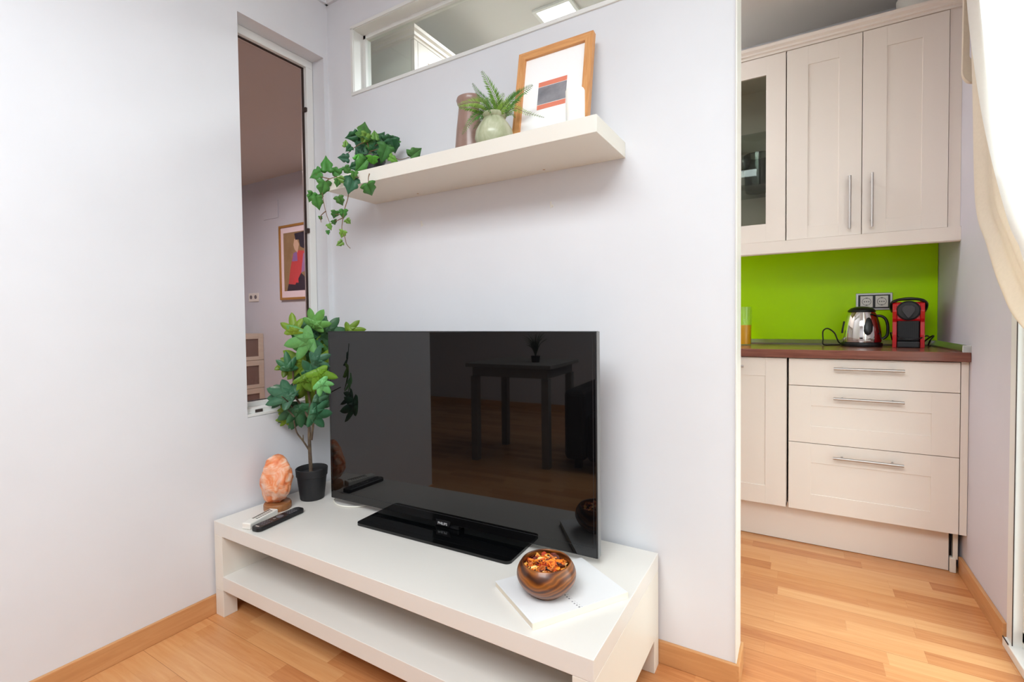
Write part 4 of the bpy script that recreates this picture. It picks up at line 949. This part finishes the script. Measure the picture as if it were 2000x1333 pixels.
# ================================================================ CURTAINS at the sliding door
def drape(name, rows, nfold, amp, mat, seed, x0=2.385, cols=72):
    """rows: (z, y_left, y_right, depth) - the fabric spans y_left..y_right at height z, swagged"""
    random.seed(seed); ph = random.uniform(0, 6); R = [Vector((a, b, c)) for a, b, c, d in rows]; D = [d for *_, d in rows]
    P = catmull(R, 10); n = len(P); m = MB(); grid = []
    for i, p in enumerate(P):
        k = i / (n - 1) * (len(D) - 1); j = min(int(k), len(D) - 2); dep = D[j] + (D[j + 1] - D[j]) * (k - j)
        row = []
        for c in range(cols + 1):
            u = c / cols; uu = u + .03 * (math.sin(9 * u + ph) - math.sin(ph))
            y = p.y + (p.z - p.y) * uu
            x = x0 - dep + amp * (math.sin(2 * PI * nfold * uu + ph) + .4 * math.sin(2 * PI * nfold * 2.3 * uu + 2 * ph)) * (.75 + .25 * math.cos(3 * uu))
            # lower edge sweeps towards the tie: outer folds hang lower
            row.append(m.bm.verts.new((x, y, p.x)))
        grid.append(row)
    for A, B in zip(grid, grid[1:]):
        for c in range(cols):
            f = m.bm.faces.new((A[c], A[c + 1], B[c + 1], B[c])); f.smooth = True
    o = m.build(name, mat); o.modifiers.new('solid', 'SOLIDIFY').thickness = .0012; return o
o = drape('sheer_curtain', [(2.52, .74, -.9, .05), (2.10, .655, -.86, .05), (1.84, .56, -.84, .05), (1.61, .45, -.82, .05), (1.365, .292, -.80, .05), (1.243, .18, -.78, .05), (1.05, -.10, -.76, .08), (.90, -.38, -.72, .07), (.75, -.45, -.68, .07), (.30, -.40, -.80, .07), (.02, -.38, -.82, .07)], 9, .010, 'sheer', 2, 2.39)
tag(o, 'bright white sheer curtain swept aside in front of the glass door', 'curtain')
o = drape('linen_curtain', [(2.52, .86, .62, .02), (2.15, .85, .58, .02), (1.82, .815, .52, .02), (1.456, .775, .40, .02), (1.298, .654, .26, .02), (1.158, .528, .10, .02), (1.036, .347, -.06, .02), (.90, -.12, -.30, .02), (.75, -.36, -.48, .02), (.35, -.38, -.55, .02), (.02, -.38, -.57, .02)], 2, .009, 'linen', 5, 2.41)
tag(o, 'cream linen curtain gathered behind the white sheer one by the glass door', 'curtain')
t = thing('curtain_rail', 'white curtain rail above the glass door', 'rail', (2.39, -.1, 2.545))
m = MB().tube([(2.39, -1.1, 2.545), (2.39, 1.0, 2.545)], .012, 14); m.build('pole', 'white_frame', t)
for y in (-1.0, .95): MB().box(2.38, 2.444, y - .008, y + .008, 2.537, 2.553, .002).build('bracket', 'white_frame', t)
# cream fabric loop hanging from the rail end
m = MB(); n = 34; XC = 2.4035; YC = .90
def loop_pts(w, zbot, wtop):
    out = [(-wtop, 2.55)]
    for k in range(n + 1):
        a = PI + PI * k / n; out.append((w * math.cos(a), zbot + w * 1.5 + w * 1.5 * math.sin(a)))
    out.append((wtop, 2.55)); return out
O = loop_pts(.031, 1.922, .028); I2 = loop_pts(.012, 2.005, .012)
fr, bk, fi, bi = [], [], [], []
for (a, z), (ai, zi) in zip(O, I2):
    fr.append(m.bm.verts.new((XC + a, YC - .010, z))); bk.append(m.bm.verts.new((XC + a, YC + .010, z))); fi.append(m.bm.verts.new((XC + ai, YC - .006, zi))); bi.append(m.bm.verts.new((XC + ai, YC + .006, zi)))
for k in range(len(O) - 1):
    for P_, Q_ in ((fr, fi), (fi, bi), (bi, bk), (bk, fr)): m.bm.faces.new((P_[k], P_[k + 1], Q_[k + 1], Q_[k]))
for f in m.bm.faces: f.smooth = True
tag(m.build('fabric_loop', 'linen'), 'cream fabric loop hanging from the rail between wall cabinet and curtain', 'tieback')

# ================================================================ NEXT ROOM (through the tall window)
t = thing('framed_poster', 'gilt framed poster of a figure in red hung in the next room', 'picture', (-2.23, 1.44, 1.30))
px0, px1, pz0, pz1 = -2.535, -1.985, 1.300, 2.022
b = .022
m = MB()
m.box(px0, px1, 1.425, 1.4495, pz0, pz0 + b, .002).box(px0, px1, 1.425, 1.4495, pz1 - b, pz1, .002).box(px0, px0 + b, 1.425, 1.4495, pz0 + b, pz1 - b, .002).box(px1 - b, px1, 1.425, 1.4495, pz0 + b, pz1 - b, .002)
m.build('frame', 'gold', t)
MB().box(px0 + b - .001, px1 - b + .001, 1.436, 1.4492, pz0 + b - .001, pz1 - b + .001).build('mat_board', pmat('poster_margin', (226, 210, 216), .7), t)
ax0, ax1, az0, az1 = px0 + .062, px1 - .062, pz0 + .085, pz1 - .075
ochre = noisy('poster_ochre', (150, 124, 88), (132, 104, 70), .7, ns=9)
yA = 1.4355
m = MB(); m.box(ax0, ax1, yA, 1.4362, az0, az1, mat=ochre)
def blob(pts, col, d):
    m.prism([(ax0 + u * (ax1 - ax0), az0 + v * (az1 - az0)) for u, v in pts], (yA - d, yA), 'y', mat=pmat('poster_ink', col, .7))
blob([(.10, 0), (.9, 0), (.86, .16), (.60, .30), (.30, .24), (.16, .12)], (44, 28, 44), .0004)
blob([(.16, .12), (.40, .10), (.62, .30), (.80, .5), (.74, .66), (.52, .68), (.34, .62), (.24, .40)], (188, 62, 64), .0006)
blob([(.30, .50), (.50, .50), (.48, .66), (.36, .64)], (134, 96, 150), .0008)
blob([(.62, .30), (.84, .34), (.86, .60), (.70, .62)], (150, 110, 156), .0008)
blob([(.34, .14), (.52, .13), (.50, .22), (.38, .22)], (206, 56, 62), .0008)
blob([(.50, .64), (.56, .78), (.48, .88), (.40, .88), (.36, .78), (.40, .70)], (196, 164, 140), .0008)
blob([(.44, .86), (.40, .97), (.80, .99), (.84, .84), (.72, .70), (.60, .74), (.56, .86)], (38, 30, 46), .0010)
m.build('print', ochre, t)
t = thing('double_power_outlet', 'small white double power outlet low on the wall of the next room', 'socket', (-3.0, 1.449, 1.35))
MB().box(-3.09, -2.92, 1.441, 1.4498, 1.300, 1.388, .003).build('plate', 'plastic_white', t)
og = pmat('outlet_grey', (110, 100, 106), .5)
for x in (-3.045, -2.965): MB().lathe([(0, 0), (.020, 0), (.020, .003), (0, .003)], (0, 0, 0), 20, mtx=Matrix.Translation((x, 1.4412, 1.346)) @ Matrix.Rotation(PI / 2, 4, 'X')).build('contact_well', og, t)
tag(MB().box(-2.80, -2.56, 1.442, 1.4498, 2.115, 2.29, .003).build('junction_cover', 'room_wall'), 'square cover plate high on the wall of the next room', 'cover')
t = thing('drawer_chest', 'pale wooden drawer chest with dark glass fronts in the next room', 'chest', (-3.08, 1.15, 0))
kxf, ky0, ky1 = -2.857, 0.85, 1.446
birch = noisy('birch_veneer', (208, 200, 184), (202, 192, 176), .5, ns=6, scale=(1, 1, 8))
MB().box(-3.30, kxf - .019, ky0 + .002, ky1 - .001, 0.0, .971, .002).build('carcass', birch, t)
smk = pmat('smoked_glass', (124, 104, 96), .25)
for z0, z1 in ((.704, .970), (.421, .700), (.139, .417)):
    m = MB(); e = .052
    m.box(kxf - .018, kxf, ky0, ky0 + e, z0, z1, .001).box(kxf - .018, kxf, ky1 - e, ky1, z0, z1, .001).box(kxf - .018, kxf, ky0 + e, ky1 - e, z1 - e, z1, .001).box(kxf - .018, kxf, ky0 + e, ky1 - e, z0, z0 + e * .7, .001)
    d = m.build('drawer', birch, t)
    MB().box(kxf - .014, kxf - .008, ky0 + e, ky1 - e, z0 + e * .7, z1 - e).build('glass_panel', smk, d)

# ================================================================ BEHIND THE VIEWER (mirrored in the television)
gt = pmat('grey_white_table', (128, 125, 120), .5)
t = thing('table', 'grey white table reflected in the television', 'table', (.15, -2.31, 0))
MB().box(-.20, .50, -2.62, -2.0, .722, .75, .002).build('tabletop', gt, t)
MB().box(-.16, .46, -2.58, -2.04, .65, .7215, .002).build('apron', gt, t)
for x in (-.17, .415):
    for y in (-2.59, -2.085): MB().box(x, x + .055, y, y + .055, 0, .649, .002).build('leg', gt, t)
PX, PY = .28, -2.25
t = thing('potted_grass', 'dark spiky plant standing on the grey white table', 'plant', (PX, PY, .7502))
MB().lathe([(0, 0), (.03, 0), (.036, .05), (.033, .05), (0, .045)], (PX, PY, .7502), 24).build('pot', 'black', t)
m = MB(); random.seed(1)
for k in range(60):
    a = random.uniform(0, 6.28); r = random.uniform(.03, .11); h = random.uniform(.08, .18)
    m.tube([(PX, PY, .795), (PX + .4 * r * math.cos(a), PY + .4 * r * math.sin(a), .80 + h * .7), (PX + r * math.cos(a), PY + r * math.sin(a), .80 + h)], .003, 5, r1=.0008, sub=3)
m.build('blades', pmat('dark_green_blade', (40, 62, 34), .6), t)
t = thing('sofa', 'dark fabric sofa reflected in the right half of the television', 'sofa', (1.35, -2.5, 0))
MB().box(.74, 2.3, -2.75, -2.05, .08, .42, .04, seg=4).build('seat', 'sofa', t)
MB().box(.74, 2.3, -2.96, -2.74, .08, .80, .05, seg=4).build('backrest', 'sofa', t)
MB().box(.575, .735, -2.96, -2.05, .08, .58, .04, seg=4).build('armrest', 'sofa', t)
for x in (.62, 2.2):
    for y in (-2.9, -2.2): MB().box(x, x + .05, y, y + .05, 0, .085).build('leg', 'black', t)
o = MB().box(-.18, .18, -.05, .05, -.18, .18, .045, seg=5).build('cushion', 'cushion'); o.location = (.96, -2.655, .615); o.rotation_euler = (-.12, 0, .05)
tag(o, 'red square cushion leaning on the dark sofa', 'cushion')
# added fitting for the bounced flash stand-in (its light is set at the top)
t = thing('flash_bounce_panel', 'added square white ceiling panel for the bounced flash light, out of view', 'light', (1.58, -2.30, H - .02))
MB().box(.81, 2.35, -3.07, -1.53, H - .020, H, .004).build('housing', 'white_frame', t)
